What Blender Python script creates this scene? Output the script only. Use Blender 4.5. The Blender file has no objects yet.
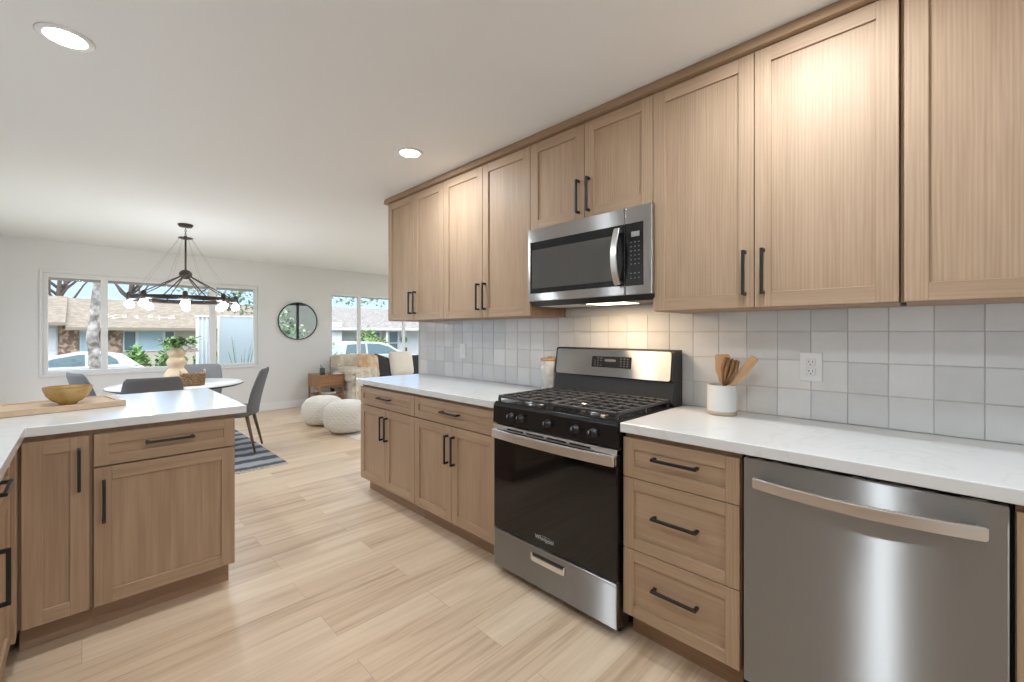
import bpy, bmesh, math, random
from mathutils import Vector, Matrix
random.seed(7)
PI = math.pi
S = bpy.context.scene
COL = S.collection

# ------------------------------------------------------------------ camera
cam = bpy.data.cameras.new('camera')
camo = bpy.data.objects.new('camera', cam)
COL.objects.link(camo)
camo.location = (0, 0, 1.2867)
camo.rotation_euler = (PI / 2, 0, -0.7835)
cam.sensor_width = 36
cam.lens = 431.79 / 1024 * 36
cam.shift_y = -0.00825
cam.clip_start = 0.02
cam.clip_end = 300
S.camera = camo

# ------------------------------------------------------------------ sky, exposure
S.view_settings.view_transform = 'Standard'
S.view_settings.look = 'None'
S.view_settings.gamma = 1
S.view_settings.use_curve_mapping = False
S.view_settings.exposure = 0.68
SKY_STRENGTH = 1.0
CAN_W = 7.2
CAN_COL = (0.82, 0.915, 1.0)
w = bpy.data.worlds.new('sky')
S.world = w
w.use_nodes = True
nt = w.node_tree
nt.nodes.clear()
tc = nt.nodes.new('ShaderNodeTexCoord')
sx = nt.nodes.new('ShaderNodeSeparateXYZ')
rp = nt.nodes.new('ShaderNodeValToRGB')
rp.color_ramp.elements[0].position = 0.0
rp.color_ramp.elements[0].color = (0.58, 0.77, 0.99, 1)
rp.color_ramp.elements[1].position = 0.16
rp.color_ramp.elements[1].color = (0.36, 0.58, 0.98, 1)
for p_, c_ in ((0.30, (1.9, 2.05, 2.3)), (0.7, (2.9, 3.1, 3.4))):   # unseen overhead sky brightened to add light indoors
    e = rp.color_ramp.elements.new(p_)
    e.color = (*c_, 1)
bg = nt.nodes.new('ShaderNodeBackground')
bg.inputs['Strength'].default_value = SKY_STRENGTH
wo = nt.nodes.new('ShaderNodeOutputWorld')
nt.links.new(tc.outputs['Generated'], sx.inputs[0])
nt.links.new(sx.outputs['Z'], rp.inputs[0])
nt.links.new(rp.outputs[0], bg.inputs[0])
nt.links.new(bg.outputs[0], wo.inputs[0])

sun = bpy.data.lights.new('sun', 'SUN')
sun.energy = 0.8
sun.angle = math.radians(12)
sun.color = (1.0, 0.95, 0.88)
suno = bpy.data.objects.new('sun', sun)
COL.objects.link(suno)
suno.rotation_euler = Vector((0.35, 0.72, -0.95)).to_track_quat('-Z', 'Y').to_euler()

# ------------------------------------------------------------------ materials
def new_mat(name):
    m = bpy.data.materials.new(name)
    m.use_nodes = True
    n = m.node_tree.nodes
    b = n.get('Principled BSDF')
    return m, n, m.node_tree.links, b

def plain(name, col, rough=0.5, metal=0.0, spec=0.5, bump=0.0, bscale=60, var=0.0, coat=0.0, trans=0.0):
    m, n, l, b = new_mat(name)
    b.inputs['Base Color'].default_value = (*col, 1)
    b.inputs['Roughness'].default_value = rough
    b.inputs['Metallic'].default_value = metal
    b.inputs['Specular IOR Level'].default_value = spec
    b.inputs['Coat Weight'].default_value = coat
    b.inputs['Transmission Weight'].default_value = trans
    t = n.new('ShaderNodeTexCoord')
    if bump or var:
        no = n.new('ShaderNodeTexNoise')
        no.inputs['Scale'].default_value = bscale
        no.inputs['Detail'].default_value = 4
        l.new(t.outputs['Object'], no.inputs['Vector'])
        if bump:
            bp = n.new('ShaderNodeBump')
            bp.inputs['Strength'].default_value = bump
            bp.inputs['Distance'].default_value = 0.01
            l.new(no.outputs['Fac'], bp.inputs['Height'])
            l.new(bp.outputs[0], b.inputs['Normal'])
        if var:
            r = n.new('ShaderNodeMixRGB')
            r.inputs[1].default_value = (*[c * (1 - var) for c in col], 1)
            r.inputs[2].default_value = (*[min(1, c * (1 + var)) for c in col], 1)
            l.new(no.outputs['Fac'], r.inputs[0])
            l.new(r.outputs[0], b.inputs['Base Color'])
    return m

def emit(name, col, strength):
    m, n, l, b = new_mat(name)
    b.inputs['Base Color'].default_value = (0.9, 0.9, 0.9, 1)
    b.inputs['Emission Color'].default_value = (*col, 1)
    b.inputs['Emission Strength'].default_value = strength
    return m

def wood(name, dark, light, rough=0.45, fine=0.5, ring=9.0, bump=0.08):
    """grain follows the 'gc' attribute, whose x runs along the grain of each piece"""
    m, n, l, b = new_mat(name)
    a = n.new('ShaderNodeAttribute'); a.attribute_name = 'gc'
    def mp(s):
        q = n.new('ShaderNodeMapping'); q.inputs['Scale'].default_value = s
        l.new(a.outputs['Vector'], q.inputs[0]); return q
    def ns(s, det=4, dist=0.0):
        q = n.new('ShaderNodeTexNoise'); q.inputs['Scale'].default_value = 1
        q.inputs['Detail'].default_value = det; q.inputs['Distortion'].default_value = dist
        l.new(mp(s).outputs[0], q.inputs['Vector']); return q
    big = ns((1.2, ring, ring), 3, 0.6)
    med = ns((2.5, 110, 110), 5)
    fin = ns((7, 330, 330), 2)
    wv = n.new('ShaderNodeTexWave'); wv.wave_type = 'BANDS'; wv.bands_direction = 'Y'
    wv.inputs['Scale'].default_value = 1.0; wv.inputs['Distortion'].default_value = 7
    wv.inputs['Detail'].default_value = 2; wv.inputs['Detail Scale'].default_value = 0.9
    l.new(mp((1.5, 28, 28)).outputs[0], wv.inputs['Vector'])
    def mth(op, x, y):
        q = n.new('ShaderNodeMath'); q.operation = op
        for i, v in enumerate((x, y)):
            if isinstance(v, (int, float)): q.inputs[i].default_value = v
            else: l.new(v, q.inputs[i])
        return q.outputs[0]
    s = mth('MULTIPLY', big.outputs['Fac'], 0.32)
    s = mth('ADD', s, mth('MULTIPLY', med.outputs['Fac'], 0.32))
    s = mth('ADD', s, mth('MULTIPLY', fin.outputs['Fac'], 0.22 * fine * 2))
    s = mth('ADD', s, mth('MULTIPLY', wv.outputs['Fac'], 0.10))
    r = n.new('ShaderNodeValToRGB')
    r.color_ramp.elements[0].position = 0.31; r.color_ramp.elements[0].color = (*dark, 1)
    r.color_ramp.elements[1].position = 0.72; r.color_ramp.elements[1].color = (*light, 1)
    l.new(s, r.inputs[0])
    l.new(r.outputs[0], b.inputs['Base Color'])
    b.inputs['Roughness'].default_value = rough
    b.inputs['Specular IOR Level'].default_value = 0.35
    bp = n.new('ShaderNodeBump'); bp.inputs['Strength'].default_value = bump; bp.inputs['Distance'].default_value = 0.004
    l.new(s, bp.inputs['Height']); l.new(bp.outputs[0], b.inputs['Normal'])
    return m

def floor_mat():
    m, n, l, b = new_mat('plank_floor')
    t = n.new('ShaderNodeTexCoord')
    br = n.new('ShaderNodeTexBrick')
    br.offset = 0.37; br.offset_frequency = 2
    br.inputs['Color1'].default_value = (0, 0, 0, 1); br.inputs['Color2'].default_value = (1, 1, 1, 1)
    br.inputs['Mortar'].default_value = (0.5, 0.5, 0.5, 1)
    br.inputs['Scale'].default_value = 1; br.inputs['Mortar Size'].default_value = 0.0012
    br.inputs['Mortar Smooth'].default_value = 0.3
    br.inputs['Brick Width'].default_value = 1.22; br.inputs['Row Height'].default_value = 0.182
    l.new(t.outputs['Object'], br.inputs['Vector'])
    sc = n.new('ShaderNodeVectorMath'); sc.operation = 'SCALE'; sc.inputs['Scale'].default_value = 7.3
    l.new(br.outputs['Color'], sc.inputs[0])
    ad = n.new('ShaderNodeVectorMath'); ad.operation = 'ADD'
    l.new(t.outputs['Object'], ad.inputs[0]); l.new(sc.outputs[0], ad.inputs[1])
    def ns(s, det, dist):
        mp = n.new('ShaderNodeMapping'); mp.inputs['Scale'].default_value = s
        l.new(ad.outputs[0], mp.inputs[0])
        q = n.new('ShaderNodeTexNoise'); q.inputs['Scale'].default_value = 1
        q.inputs['Detail'].default_value = det; q.inputs['Distortion'].default_value = dist
        l.new(mp.outputs[0], q.inputs['Vector']); return q
    g1 = ns((1.0, 13, 5), 4, 0.9); g2 = ns((2.2, 60, 5), 4, 0.2)
    mx = n.new('ShaderNodeMixRGB'); mx.inputs[0].default_value = 0.4
    l.new(g1.outputs['Fac'], mx.inputs[1]); l.new(g2.outputs['Fac'], mx.inputs[2])
    mx2 = n.new('ShaderNodeMixRGB'); mx2.inputs[0].default_value = 0.16
    l.new(mx.outputs[0], mx2.inputs[1]); l.new(br.outputs['Color'], mx2.inputs[2])
    r = n.new('ShaderNodeValToRGB')
    r.color_ramp.elements[0].position = 0.30; r.color_ramp.elements[0].color = (0.44, 0.295, 0.19, 1)
    r.color_ramp.elements[1].position = 0.66; r.color_ramp.elements[1].color = (0.77, 0.61, 0.445, 1)
    e = r.color_ramp.elements.new(0.45); e.color = (0.65, 0.485, 0.335, 1)
    l.new(mx2.outputs[0], r.inputs[0])
    mm = n.new('ShaderNodeMixRGB'); mm.blend_type = 'MULTIPLY'
    mm.inputs[2].default_value = (0.74, 0.68, 0.62, 1)
    l.new(br.outputs['Fac'], mm.inputs[0]); l.new(r.outputs[0], mm.inputs[1])
    l.new(mm.outputs[0], b.inputs['Base Color'])
    b.inputs['Roughness'].default_value = 0.36
    bp = n.new('ShaderNodeBump'); bp.inputs['Strength'].default_value = 0.06; bp.inputs['Distance'].default_value = 0.003
    l.new(mx.outputs[0], bp.inputs['Height']); l.new(bp.outputs[0], b.inputs['Normal'])
    return m

def quartz_mat():
    m, n, l, b = new_mat('white_quartz')
    t = n.new('ShaderNodeTexCoord')
    a = n.new('ShaderNodeTexNoise'); a.inputs['Scale'].default_value = 2.2; a.inputs['Detail'].default_value = 6; a.inputs['Distortion'].default_value = 1.6
    l.new(t.outputs['Object'], a.inputs['Vector'])
    r = n.new('ShaderNodeValToRGB')
    r.color_ramp.elements[0].position = 0.475; r.color_ramp.elements[0].color = (0.76, 0.76, 0.75, 1)
    r.color_ramp.elements[1].position = 0.525; r.color_ramp.elements[1].color = (0.76, 0.76, 0.75, 1)
    e = r.color_ramp.elements.new(0.5); e.color = (0.715, 0.715, 0.71, 1)
    l.new(a.outputs['Fac'], r.inputs[0]); l.new(r.outputs[0], b.inputs['Base Color'])
    b.inputs['Roughness'].default_value = 0.14
    return m

def tile_mat():
    m, n, l, b = new_mat('zellige_glaze')
    a = n.new('ShaderNodeAttribute'); a.attribute_name = 'tint'
    t = n.new('ShaderNodeTexCoord')
    no = n.new('ShaderNodeTexNoise'); no.inputs['Scale'].default_value = 14; no.inputs['Detail'].default_value = 3
    l.new(t.outputs['Object'], no.inputs['Vector'])
    mx = n.new('ShaderNodeMixRGB'); mx.inputs[0].default_value = 0.35
    l.new(a.outputs['Fac'], mx.inputs[1]); l.new(no.outputs['Fac'], mx.inputs[2])
    r = n.new('ShaderNodeValToRGB')
    r.color_ramp.elements[0].position = 0.15; r.color_ramp.elements[0].color = (0.63, 0.635, 0.63, 1)
    r.color_ramp.elements[1].position = 0.85; r.color_ramp.elements[1].color = (0.78, 0.78, 0.77, 1)
    l.new(mx.outputs[0], r.inputs[0]); l.new(r.outputs[0], b.inputs['Base Color'])
    b.inputs['Roughness'].default_value = 0.13
    n2 = n.new('ShaderNodeTexNoise'); n2.inputs['Scale'].default_value = 22; n2.inputs['Detail'].default_value = 2
    l.new(t.outputs['Object'], n2.inputs['Vector'])
    bp = n.new('ShaderNodeBump'); bp.inputs['Strength'].default_value = 0.12; bp.inputs['Distance'].default_value = 0.008
    l.new(n2.outputs['Fac'], bp.inputs['Height']); l.new(bp.outputs[0], b.inputs['Normal'])
    return m

def steel_mat(name, col=(0.60, 0.59, 0.575), rough=0.37, aniso=0.85):
    """horizontally brushed steel: narrow sideways, widely spread up and down"""
    m, n, l, b = new_mat(name)
    n.remove(b)
    g = n.new('ShaderNodeBsdfAnisotropic')
    g.inputs['Color'].default_value = (*col, 1)
    g.inputs['Roughness'].default_value = rough
    g.inputs['Anisotropy'].default_value = -aniso
    tg = n.new('ShaderNodeCombineXYZ'); tg.inputs['Z'].default_value = 1.0
    l.new(tg.outputs[0], g.inputs['Tangent'])
    t = n.new('ShaderNodeTexCoord')
    mp = n.new('ShaderNodeMapping'); mp.inputs['Scale'].default_value = (6, 6, 700)
    l.new(t.outputs['Object'], mp.inputs[0])
    no = n.new('ShaderNodeTexNoise'); no.inputs['Scale'].default_value = 1; no.inputs['Detail'].default_value = 3
    l.new(mp.outputs[0], no.inputs['Vector'])
    bp = n.new('ShaderNodeBump'); bp.inputs['Strength'].default_value = 0.03; bp.inputs['Distance'].default_value = 0.002
    l.new(no.outputs['Fac'], bp.inputs['Height']); l.new(bp.outputs[0], g.inputs['Normal'])
    l.new(g.outputs[0], n['Material Output'].inputs[0])
    return m

def thin_glass(name, tint=(1, 1, 1), refl=0.004):
    m, n, l, b = new_mat(name)
    n.remove(b)
    tr = n.new('ShaderNodeBsdfTransparent'); tr.inputs[0].default_value = (*tint, 1)
    gl = n.new('ShaderNodeBsdfGlossy'); gl.inputs['Roughness'].default_value = 0.0
    mx = n.new('ShaderNodeMixShader'); mx.inputs[0].default_value = refl
    l.new(tr.outputs[0], mx.inputs[1]); l.new(gl.outputs[0], mx.inputs[2])
    l.new(mx.outputs[0], n['Material Output'].inputs[0])
    return m

def frosted_mat():
    m, n, l, b = new_mat('frosted_panel')
    n.remove(b)
    d = n.new('ShaderNodeBsdfDiffuse'); d.inputs[0].default_value = (0.62, 0.70, 0.74, 1)
    tl = n.new('ShaderNodeBsdfTranslucent'); tl.inputs[0].default_value = (0.66, 0.73, 0.77, 1)
    mx = n.new('ShaderNodeMixShader'); mx.inputs[0].default_value = 0.4
    l.new(d.outputs[0], mx.inputs[1]); l.new(tl.outputs[0], mx.inputs[2])
    l.new(mx.outputs[0], n['Material Output'].inputs[0])
    return m

def stripes_mat():
    m, n, l, b = new_mat('striped_weave')
    t = n.new('ShaderNodeTexCoord')
    no = n.new('ShaderNodeTexNoise'); no.inputs['Scale'].default_value = 9; no.inputs['Detail'].default_value = 4
    l.new(t.outputs['Object'], no.inputs['Vector'])
    sp = n.new('ShaderNodeSeparateXYZ'); l.new(t.outputs['Object'], sp.inputs[0])
    a = n.new('ShaderNodeMath'); a.operation = 'MULTIPLY_ADD'; a.inputs[1].default_value = 0.10
    l.new(no.outputs['Fac'], a.inputs[0]); l.new(sp.outputs['Y'], a.inputs[2])
    k = n.new('ShaderNodeMath'); k.operation = 'MULTIPLY'; k.inputs[1].default_value = 2 * PI / 0.27
    l.new(a.outputs[0], k.inputs[0])
    s = n.new('ShaderNodeMath'); s.operation = 'SINE'; l.new(k.outputs[0], s.inputs[0])
    h = n.new('ShaderNodeMath'); h.operation = 'MULTIPLY_ADD'; h.inputs[1].default_value = 0.5; h.inputs[2].default_value = 0.5
    l.new(s.outputs[0], h.inputs[0])
    r = n.new('ShaderNodeValToRGB')
    r.color_ramp.elements[0].position = 0.3; r.color_ramp.elements[0].color = (0.075, 0.085, 0.10, 1)
    r.color_ramp.elements[1].position = 0.62; r.color_ramp.elements[1].color = (0.36, 0.37, 0.39, 1)
    l.new(h.outputs[0], r.inputs[0]); l.new(r.outputs[0], b.inputs['Base Color'])
    b.inputs['Roughness'].default_value = 0.95
    return m

def spotty(name, c1, c2, scale, rough=0.9, bump=0.0, voronoi=False):
    m, n, l, b = new_mat(name)
    t = n.new('ShaderNodeTexCoord')
    if voronoi:
        no = n.new('ShaderNodeTexVoronoi'); src = no.outputs['Color']
    else:
        no = n.new('ShaderNodeTexNoise'); no.inputs['Detail'].default_value = 5; src = no.outputs['Fac']
    no.inputs['Scale'].default_value = scale
    l.new(t.outputs['Object'], no.inputs['Vector'])
    r = n.new('ShaderNodeValToRGB')
    r.color_ramp.elements[0].position = 0.35; r.color_ramp.elements[0].color = (*c1, 1)
    r.color_ramp.elements[1].position = 0.65; r.color_ramp.elements[1].color = (*c2, 1)
    l.new(src, r.inputs[0]); l.new(r.outputs[0], b.inputs['Base Color'])
    b.inputs['Roughness'].default_value = rough
    if bump:
        bp = n.new('ShaderNodeBump'); bp.inputs['Strength'].default_value = bump; bp.inputs['Distance'].default_value = 0.03
        l.new(src, bp.inputs['Height']); l.new(bp.outputs[0], b.inputs['Normal'])
    return m

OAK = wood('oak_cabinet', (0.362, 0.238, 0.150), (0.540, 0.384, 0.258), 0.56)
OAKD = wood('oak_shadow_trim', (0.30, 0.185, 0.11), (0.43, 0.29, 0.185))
PALEWOOD = wood('pale_maple', (0.56, 0.38, 0.24), (0.72, 0.54, 0.37), 0.5)
HONEY = wood('honey_wood', (0.24, 0.115, 0.05), (0.42, 0.23, 0.115), 0.5)
WALNUT = wood('walnut', (0.10, 0.055, 0.03), (0.22, 0.13, 0.08), 0.45)
BEECH = wood('beech_utensil', (0.55, 0.32, 0.16), (0.74, 0.50, 0.29), 0.5)
FLOOR = floor_mat()
QUARTZ = quartz_mat()
TILE = tile_mat()
STEEL = steel_mat('brushed_steel', (0.57, 0.565, 0.555), 0.36, 0.8)
STEELH = plain('satin_steel', (0.82, 0.82, 0.82), 0.32, 1.0)
STEELD = steel_mat('smoked_steel', (0.54, 0.535, 0.525), 0.38, 0.85)
WALL = plain('wall_paint', (0.73, 0.715, 0.69), 0.75, bump=0.03, bscale=300)
CEIL = plain('ceiling_paint', (0.84, 0.84, 0.835), 0.85, bump=0.05, bscale=200)
WHITE = plain('white_trim', (0.80, 0.80, 0.79), 0.4)
VINYL = plain('white_vinyl', (0.76, 0.75, 0.73), 0.4)
GROUT = plain('grout', (0.64, 0.635, 0.62), 0.9)
BLACKM = plain('black_metal', (0.012, 0.012, 0.013), 0.38)
BRONZE = plain('dark_bronze', (0.055, 0.045, 0.038), 0.4, 0.6)
WIRE = plain('fine_wire', (0.30, 0.29, 0.28), 0.4, 0.5)
BLACKE = plain('black_enamel', (0.010, 0.010, 0.011), 0.16)
BLACKG = plain('black_glass', (0.006, 0.006, 0.007), 0.045)
BLACKP = plain('black_plastic', (0.018, 0.018, 0.019), 0.45)
IRON = plain('cast_iron', (0.045, 0.045, 0.047), 0.42, bump=0.15, bscale=500)
SMOKE = plain('smoked_window', (0.085, 0.08, 0.075), 0.12)
KEYS = plain('key_grey', (0.17, 0.17, 0.17), 0.5)
DISPLAY = plain('display_grey', (0.30, 0.30, 0.30), 0.3)
LOGO = plain('logo_grey', (0.55, 0.55, 0.55), 0.4)
DARKGAP = plain('dark_cavity', (0.01, 0.01, 0.01), 0.9)
GREYFAB = plain('grey_upholstery', (0.165, 0.166, 0.168), 0.85, bump=0.2, bscale=500, var=0.12)
TABLEW = plain('white_tabletop', (0.78, 0.78, 0.78), 0.2)
CREAM = plain('cream_fabric', (0.70, 0.63, 0.53), 0.95, bump=0.3, bscale=220, var=0.08)
FUR = spotty('cream_fur', (0.62, 0.52, 0.38), (0.80, 0.72, 0.60), 40, 0.95, 0.8)
PATTERN = spotty('tan_patterned', (0.70, 0.55, 0.40), (0.52, 0.30, 0.14), 9, 0.95)
CHARC = plain('charcoal_fabric', (0.035, 0.033, 0.032), 0.9, bump=0.2, bscale=300)
KNIT = plain('white_knit', (0.74, 0.70, 0.63), 0.95)
RUGCREAM = plain('cream_rug_pile', (0.66, 0.60, 0.52), 1.0, bump=0.5, bscale=150, var=0.1)
FRINGE = plain('fringe', (0.60, 0.57, 0.52), 0.95)
STRIPES = stripes_mat()
AMBER = spotty('amber_glass', (0.36, 0.21, 0.05), (0.58, 0.39, 0.15), 12, 0.12)
TANVASE = plain('tan_terracotta', (0.72, 0.55, 0.37), 0.6, var=0.08, bscale=30)
WICKER = spotty('wicker', (0.22, 0.12, 0.05), (0.52, 0.34, 0.18), 70, 0.8, 0.6)
CERAM = plain('white_ceramic', (0.72, 0.71, 0.68), 0.25)
RAWCLAY = plain('raw_clay', (0.45, 0.36, 0.27), 0.8)
MARBLE = spotty('marbled_ceramic', (0.45, 0.45, 0.46), (0.76, 0.75, 0.73), 11, 0.2)
PAPER = plain('paper', (0.8, 0.79, 0.76), 0.8)
LEAF = spotty('leaf_green', (0.05, 0.13, 0.03), (0.16, 0.30, 0.07), 25, 0.6)
LEAFY = spotty('leaf_bright', (0.09, 0.17, 0.04), (0.22, 0.33, 0.10), 8, 0.6)
LEAFD = spotty('leaf_dusty', (0.08, 0.14, 0.08), (0.30, 0.38, 0.26), 6, 0.7)
BARK = spotty('pale_bark', (0.09, 0.08, 0.07), (0.40, 0.38, 0.36), 7, 0.9, 0.6)
TWIG = plain('dark_twig', (0.10, 0.075, 0.06), 0.9)
GLASS = thin_glass('window_glass')
MIRROR = plain('mirror_silver', (0.88, 0.89, 0.88), 0.01, 1.0)
BULB = emit('lamp_bulb', (0.93, 0.965, 1.0), 62.0)
LENS = emit('can_lens', (1.0, 0.96, 0.90), 14.0)
HOODLENS = emit('hood_lens', (1.0, 0.84, 0.60), 3.0)
ROOF = spotty('tan_shingles', (0.125, 0.103, 0.076), (0.195, 0.163, 0.122), 4, 0.95)
ROOFG = spotty('grey_shingles', (0.13, 0.118, 0.108), (0.20, 0.185, 0.17), 4, 0.95)
STONE = spotty('stone_veneer', (0.17, 0.11, 0.08), (0.42, 0.31, 0.23), 7, 0.9, 0.4, True)
STUCCO = plain('cream_stucco', (0.46, 0.42, 0.34), 0.9, bump=0.1)
STUCCOW = plain('white_stucco', (0.55, 0.56, 0.57), 0.9)
PANEB = plain('blue_pane', (0.35, 0.47, 0.53), 0.08)
PANED = plain('dark_pane', (0.10, 0.15, 0.17), 0.08)
CARW = plain('silver_white_paint', (0.33, 0.355, 0.37), 0.3, coat=0.3)
CARS = plain('pale_silver_paint', (0.31, 0.34, 0.345), 0.3, coat=0.3)
CARGLASS = plain('car_glass', (0.05, 0.09, 0.10), 0.04)
TYRE = plain('tyre_rubber', (0.02, 0.02, 0.02), 0.8)
RED = plain('tail_red', (0.45, 0.03, 0.03), 0.2)
GRASS = spotty('dry_lawn', (0.15, 0.15, 0.095), (0.26, 0.25, 0.17), 3, 1.0)
ASPHALT = spotty('asphalt', (0.17, 0.17, 0.17), (0.24, 0.24, 0.24), 30, 0.95)
CONCRETE = spotty('concrete', (0.48, 0.46, 0.43), (0.58, 0.56, 0.53), 6, 0.95)
TANTRIM = plain('tan_trim', (0.20, 0.17, 0.13), 0.8)
GARDENW = plain('garden_wall_paint', (0.16, 0.165, 0.14), 0.9, var=0.2, bscale=3)
KNOBB = plain('knob_black', (0.008, 0.008, 0.008), 0.28)
FROST = frosted_mat()
WHITEPANEL = plain('white_panel', (0.68, 0.74, 0.78), 0.4)

# ------------------------------------------------------------------ mesh helpers
AX = {'x': Matrix(((1, 0, 0), (0, 1, 0), (0, 0, 1))),
      'y': Matrix(((0, 1, 0), (1, 0, 0), (0, 0, 1))),
      'z': Matrix(((0, 0, 1), (0, 1, 0), (1, 0, 0)))}

def root_of(o):
    while o.parent is not None:
        o = o.parent
    return o

class MB:
    def __init__(s):
        s.bm = bmesh.new()
        s.gc = s.bm.loops.layers.float_vector.new('gc')
        s.tint = s.bm.loops.layers.float.new('tint')

    def _merge(s, t, grain='z', smooth=False, mi=0, tint=0.5):
        R = AX[grain]
        off = Vector((random.uniform(-20, 20), random.uniform(-20, 20), random.uniform(-20, 20)))
        vm = {}
        for v in t.verts:
            vm[v] = s.bm.verts.new(v.co)
        for f in t.faces:
            try:
                g = s.bm.faces.new([vm[v] for v in f.verts])
            except ValueError:
                continue
            g.smooth = smooth
            g.material_index = mi
            for lp in g.loops:
                lp[s.gc] = R @ lp.vert.co + off
                lp[s.tint] = tint
        t.free()
        return s

    def box(s, x0, x1, y0, y1, z0, z1, bev=0.0, grain='z', mi=0, tint=0.5, seg=1, M=None, smooth=False):
        t = bmesh.new()
        bmesh.ops.create_cube(t, size=1)
        for v in t.verts:
            v.co = Vector(((x0 + x1) / 2 + v.co.x * (x1 - x0), (y0 + y1) / 2 + v.co.y * (y1 - y0), (z0 + z1) / 2 + v.co.z * (z1 - z0)))
        if bev:
            bmesh.ops.bevel(t, geom=list(t.edges), offset=bev, segments=seg, affect='EDGES', profile=0.5)
        if M is not None:
            bmesh.ops.transform(t, matrix=M, verts=t.verts)
        return s._merge(t, grain, smooth, mi, tint)

    def tube(s, pts, r, seg=10, grain='x', mi=0, smooth=True, closed=False):
        t = bmesh.new()
        pts = [Vector(p) for p in pts]
        n = len(pts)
        rs = r if isinstance(r, (list, tuple)) else [r] * n
        rings = []
        ref = None
        for i, p in enumerate(pts):
            if closed:
                d = pts[(i + 1) % n] - pts[i - 1]
            else:
                d = pts[min(i + 1, n - 1)] - pts[max(i - 1, 0)]
            d.normalize()
            if ref is None:
                ref = Vector((0, 0, 1)) if abs(d.z) < 0.9 else Vector((1, 0, 0))
            a = d.cross(ref)
            if a.length < 1e-4:
                a = d.cross(Vector((0, 1, 0)))
            a.normalize()
            b = a.cross(d).normalized()
            ref = b
            rings.append([t.verts.new(p + rs[i] * (math.cos(2 * PI * k / seg) * a + math.sin(2 * PI * k / seg) * b)) for k in range(seg)])
        m = n if closed else n - 1
        for i in range(m):
            A, B = rings[i], rings[(i + 1) % n]
            for k in range(seg):
                t.faces.new((A[k], A[(k + 1) % seg], B[(k + 1) % seg], B[k]))
        if not closed:
            t.faces.new(rings[0][::-1]); t.faces.new(rings[-1])
        bmesh.ops.recalc_face_normals(t, faces=t.faces)
        return s._merge(t, grain, smooth, mi)

    def lathe(s, prof, c=(0, 0, 0), seg=32, axis='z', grain='z', mi=0, smooth=True, M=None, sx=1.0, sy=1.0):
        """prof: list of (r, h) along the axis"""
        t = bmesh.new()
        rings = []
        for r, hh in prof:
            if r < 1e-6:
                rings.append([t.verts.new((0, 0, hh))])
            else:
                rings.append([t.verts.new((r * sx * math.cos(2 * PI * k / seg), r * sy * math.sin(2 * PI * k / seg), hh)) for k in range(seg)])
        for A, B in zip(rings, rings[1:]):
            for k in range(seg):
                k2 = (k + 1) % seg
                if len(A) == 1 and len(B) == 1: continue
                if len(A) == 1: t.faces.new((A[0], B[k2], B[k]))
                elif len(B) == 1: t.faces.new((A[k], A[k2], B[0]))
                else: t.faces.new((A[k], A[k2], B[k2], B[k]))
        bmesh.ops.recalc_face_normals(t, faces=t.faces)
        if axis == 'x': bmesh.ops.rotate(t, matrix=Matrix.Rotation(PI / 2, 3, 'Y'), verts=t.verts)
        if axis == 'y': bmesh.ops.rotate(t, matrix=Matrix.Rotation(-PI / 2, 3, 'X'), verts=t.verts)
        bmesh.ops.translate(t, vec=Vector(c), verts=t.verts)
        if M is not None: bmesh.ops.transform(t, matrix=M, verts=t.verts)
        return s._merge(t, grain, smooth, mi)

    def cyl(s, c, r, h, axis='z', seg=24, bev=0.0, grain='z', mi=0):
        b = min(bev, r * 0.9, h * 0.45)
        p = [(0, 0), (r - b, 0), (r, b), (r, h - b), (r - b, h), (0, h)] if b else [(0, 0), (r, 0), (r, h), (0, h)]
        return s.lathe(p, c, seg, axis, grain, mi, smooth=False)

    def ball(s, c, r, seg=20, sz=1.0, mi=0):
        n = seg // 2
        return s.lathe([(r * math.sin(PI * i / n) if 0 < i < n else 0, -r * sz * math.cos(PI * i / n)) for i in range(n + 1)], c, seg, mi=mi)

    def prism(s, poly, lo, hi, axis='z', bev=0.0, grain='x', mi=0, smooth=False, M=None):
        """polygon extruded along an axis; poly holds the other two coordinates in xyz order"""
        t = bmesh.new()
        def P(a, b, d):
            return {'z': (a, b, d), 'y': (a, d, b), 'x': (d, a, b)}[axis]
        A = [t.verts.new(P(a, b, lo)) for a, b in poly]
        B = [t.verts.new(P(a, b, hi)) for a, b in poly]
        t.faces.new(A); t.faces.new(B[::-1])
        n = len(poly)
        for i in range(n):
            t.faces.new((A[i], B[i], B[(i + 1) % n], A[(i + 1) % n]))
        bmesh.ops.recalc_face_normals(t, faces=t.faces)
        if bev:
            bmesh.ops.bevel(t, geom=list(t.edges), offset=bev, segments=2, affect='EDGES', profile=0.5)
        if M is not None: bmesh.ops.transform(t, matrix=M, verts=t.verts)
        return s._merge(t, grain, smooth, mi)

    def grid(s, fn, nu, nv, closed_u=False, mi=0, smooth=True, grain='z'):
        t = bmesh.new()
        V = [[t.verts.new(fn(i / (nu if closed_u else nu - 1), j / (nv - 1))) for j in range(nv)] for i in range(nu)]
        for i in range(nu if closed_u else nu - 1):
            for j in range(nv - 1):
                t.faces.new((V[i][j], V[(i + 1) % nu][j], V[(i + 1) % nu][j + 1], V[i][j + 1]))
        bmesh.ops.remove_doubles(t, verts=t.verts, dist=1e-5)
        bmesh.ops.recalc_face_normals(t, faces=t.faces)
        return s._merge(t, grain, smooth, mi)

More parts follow.
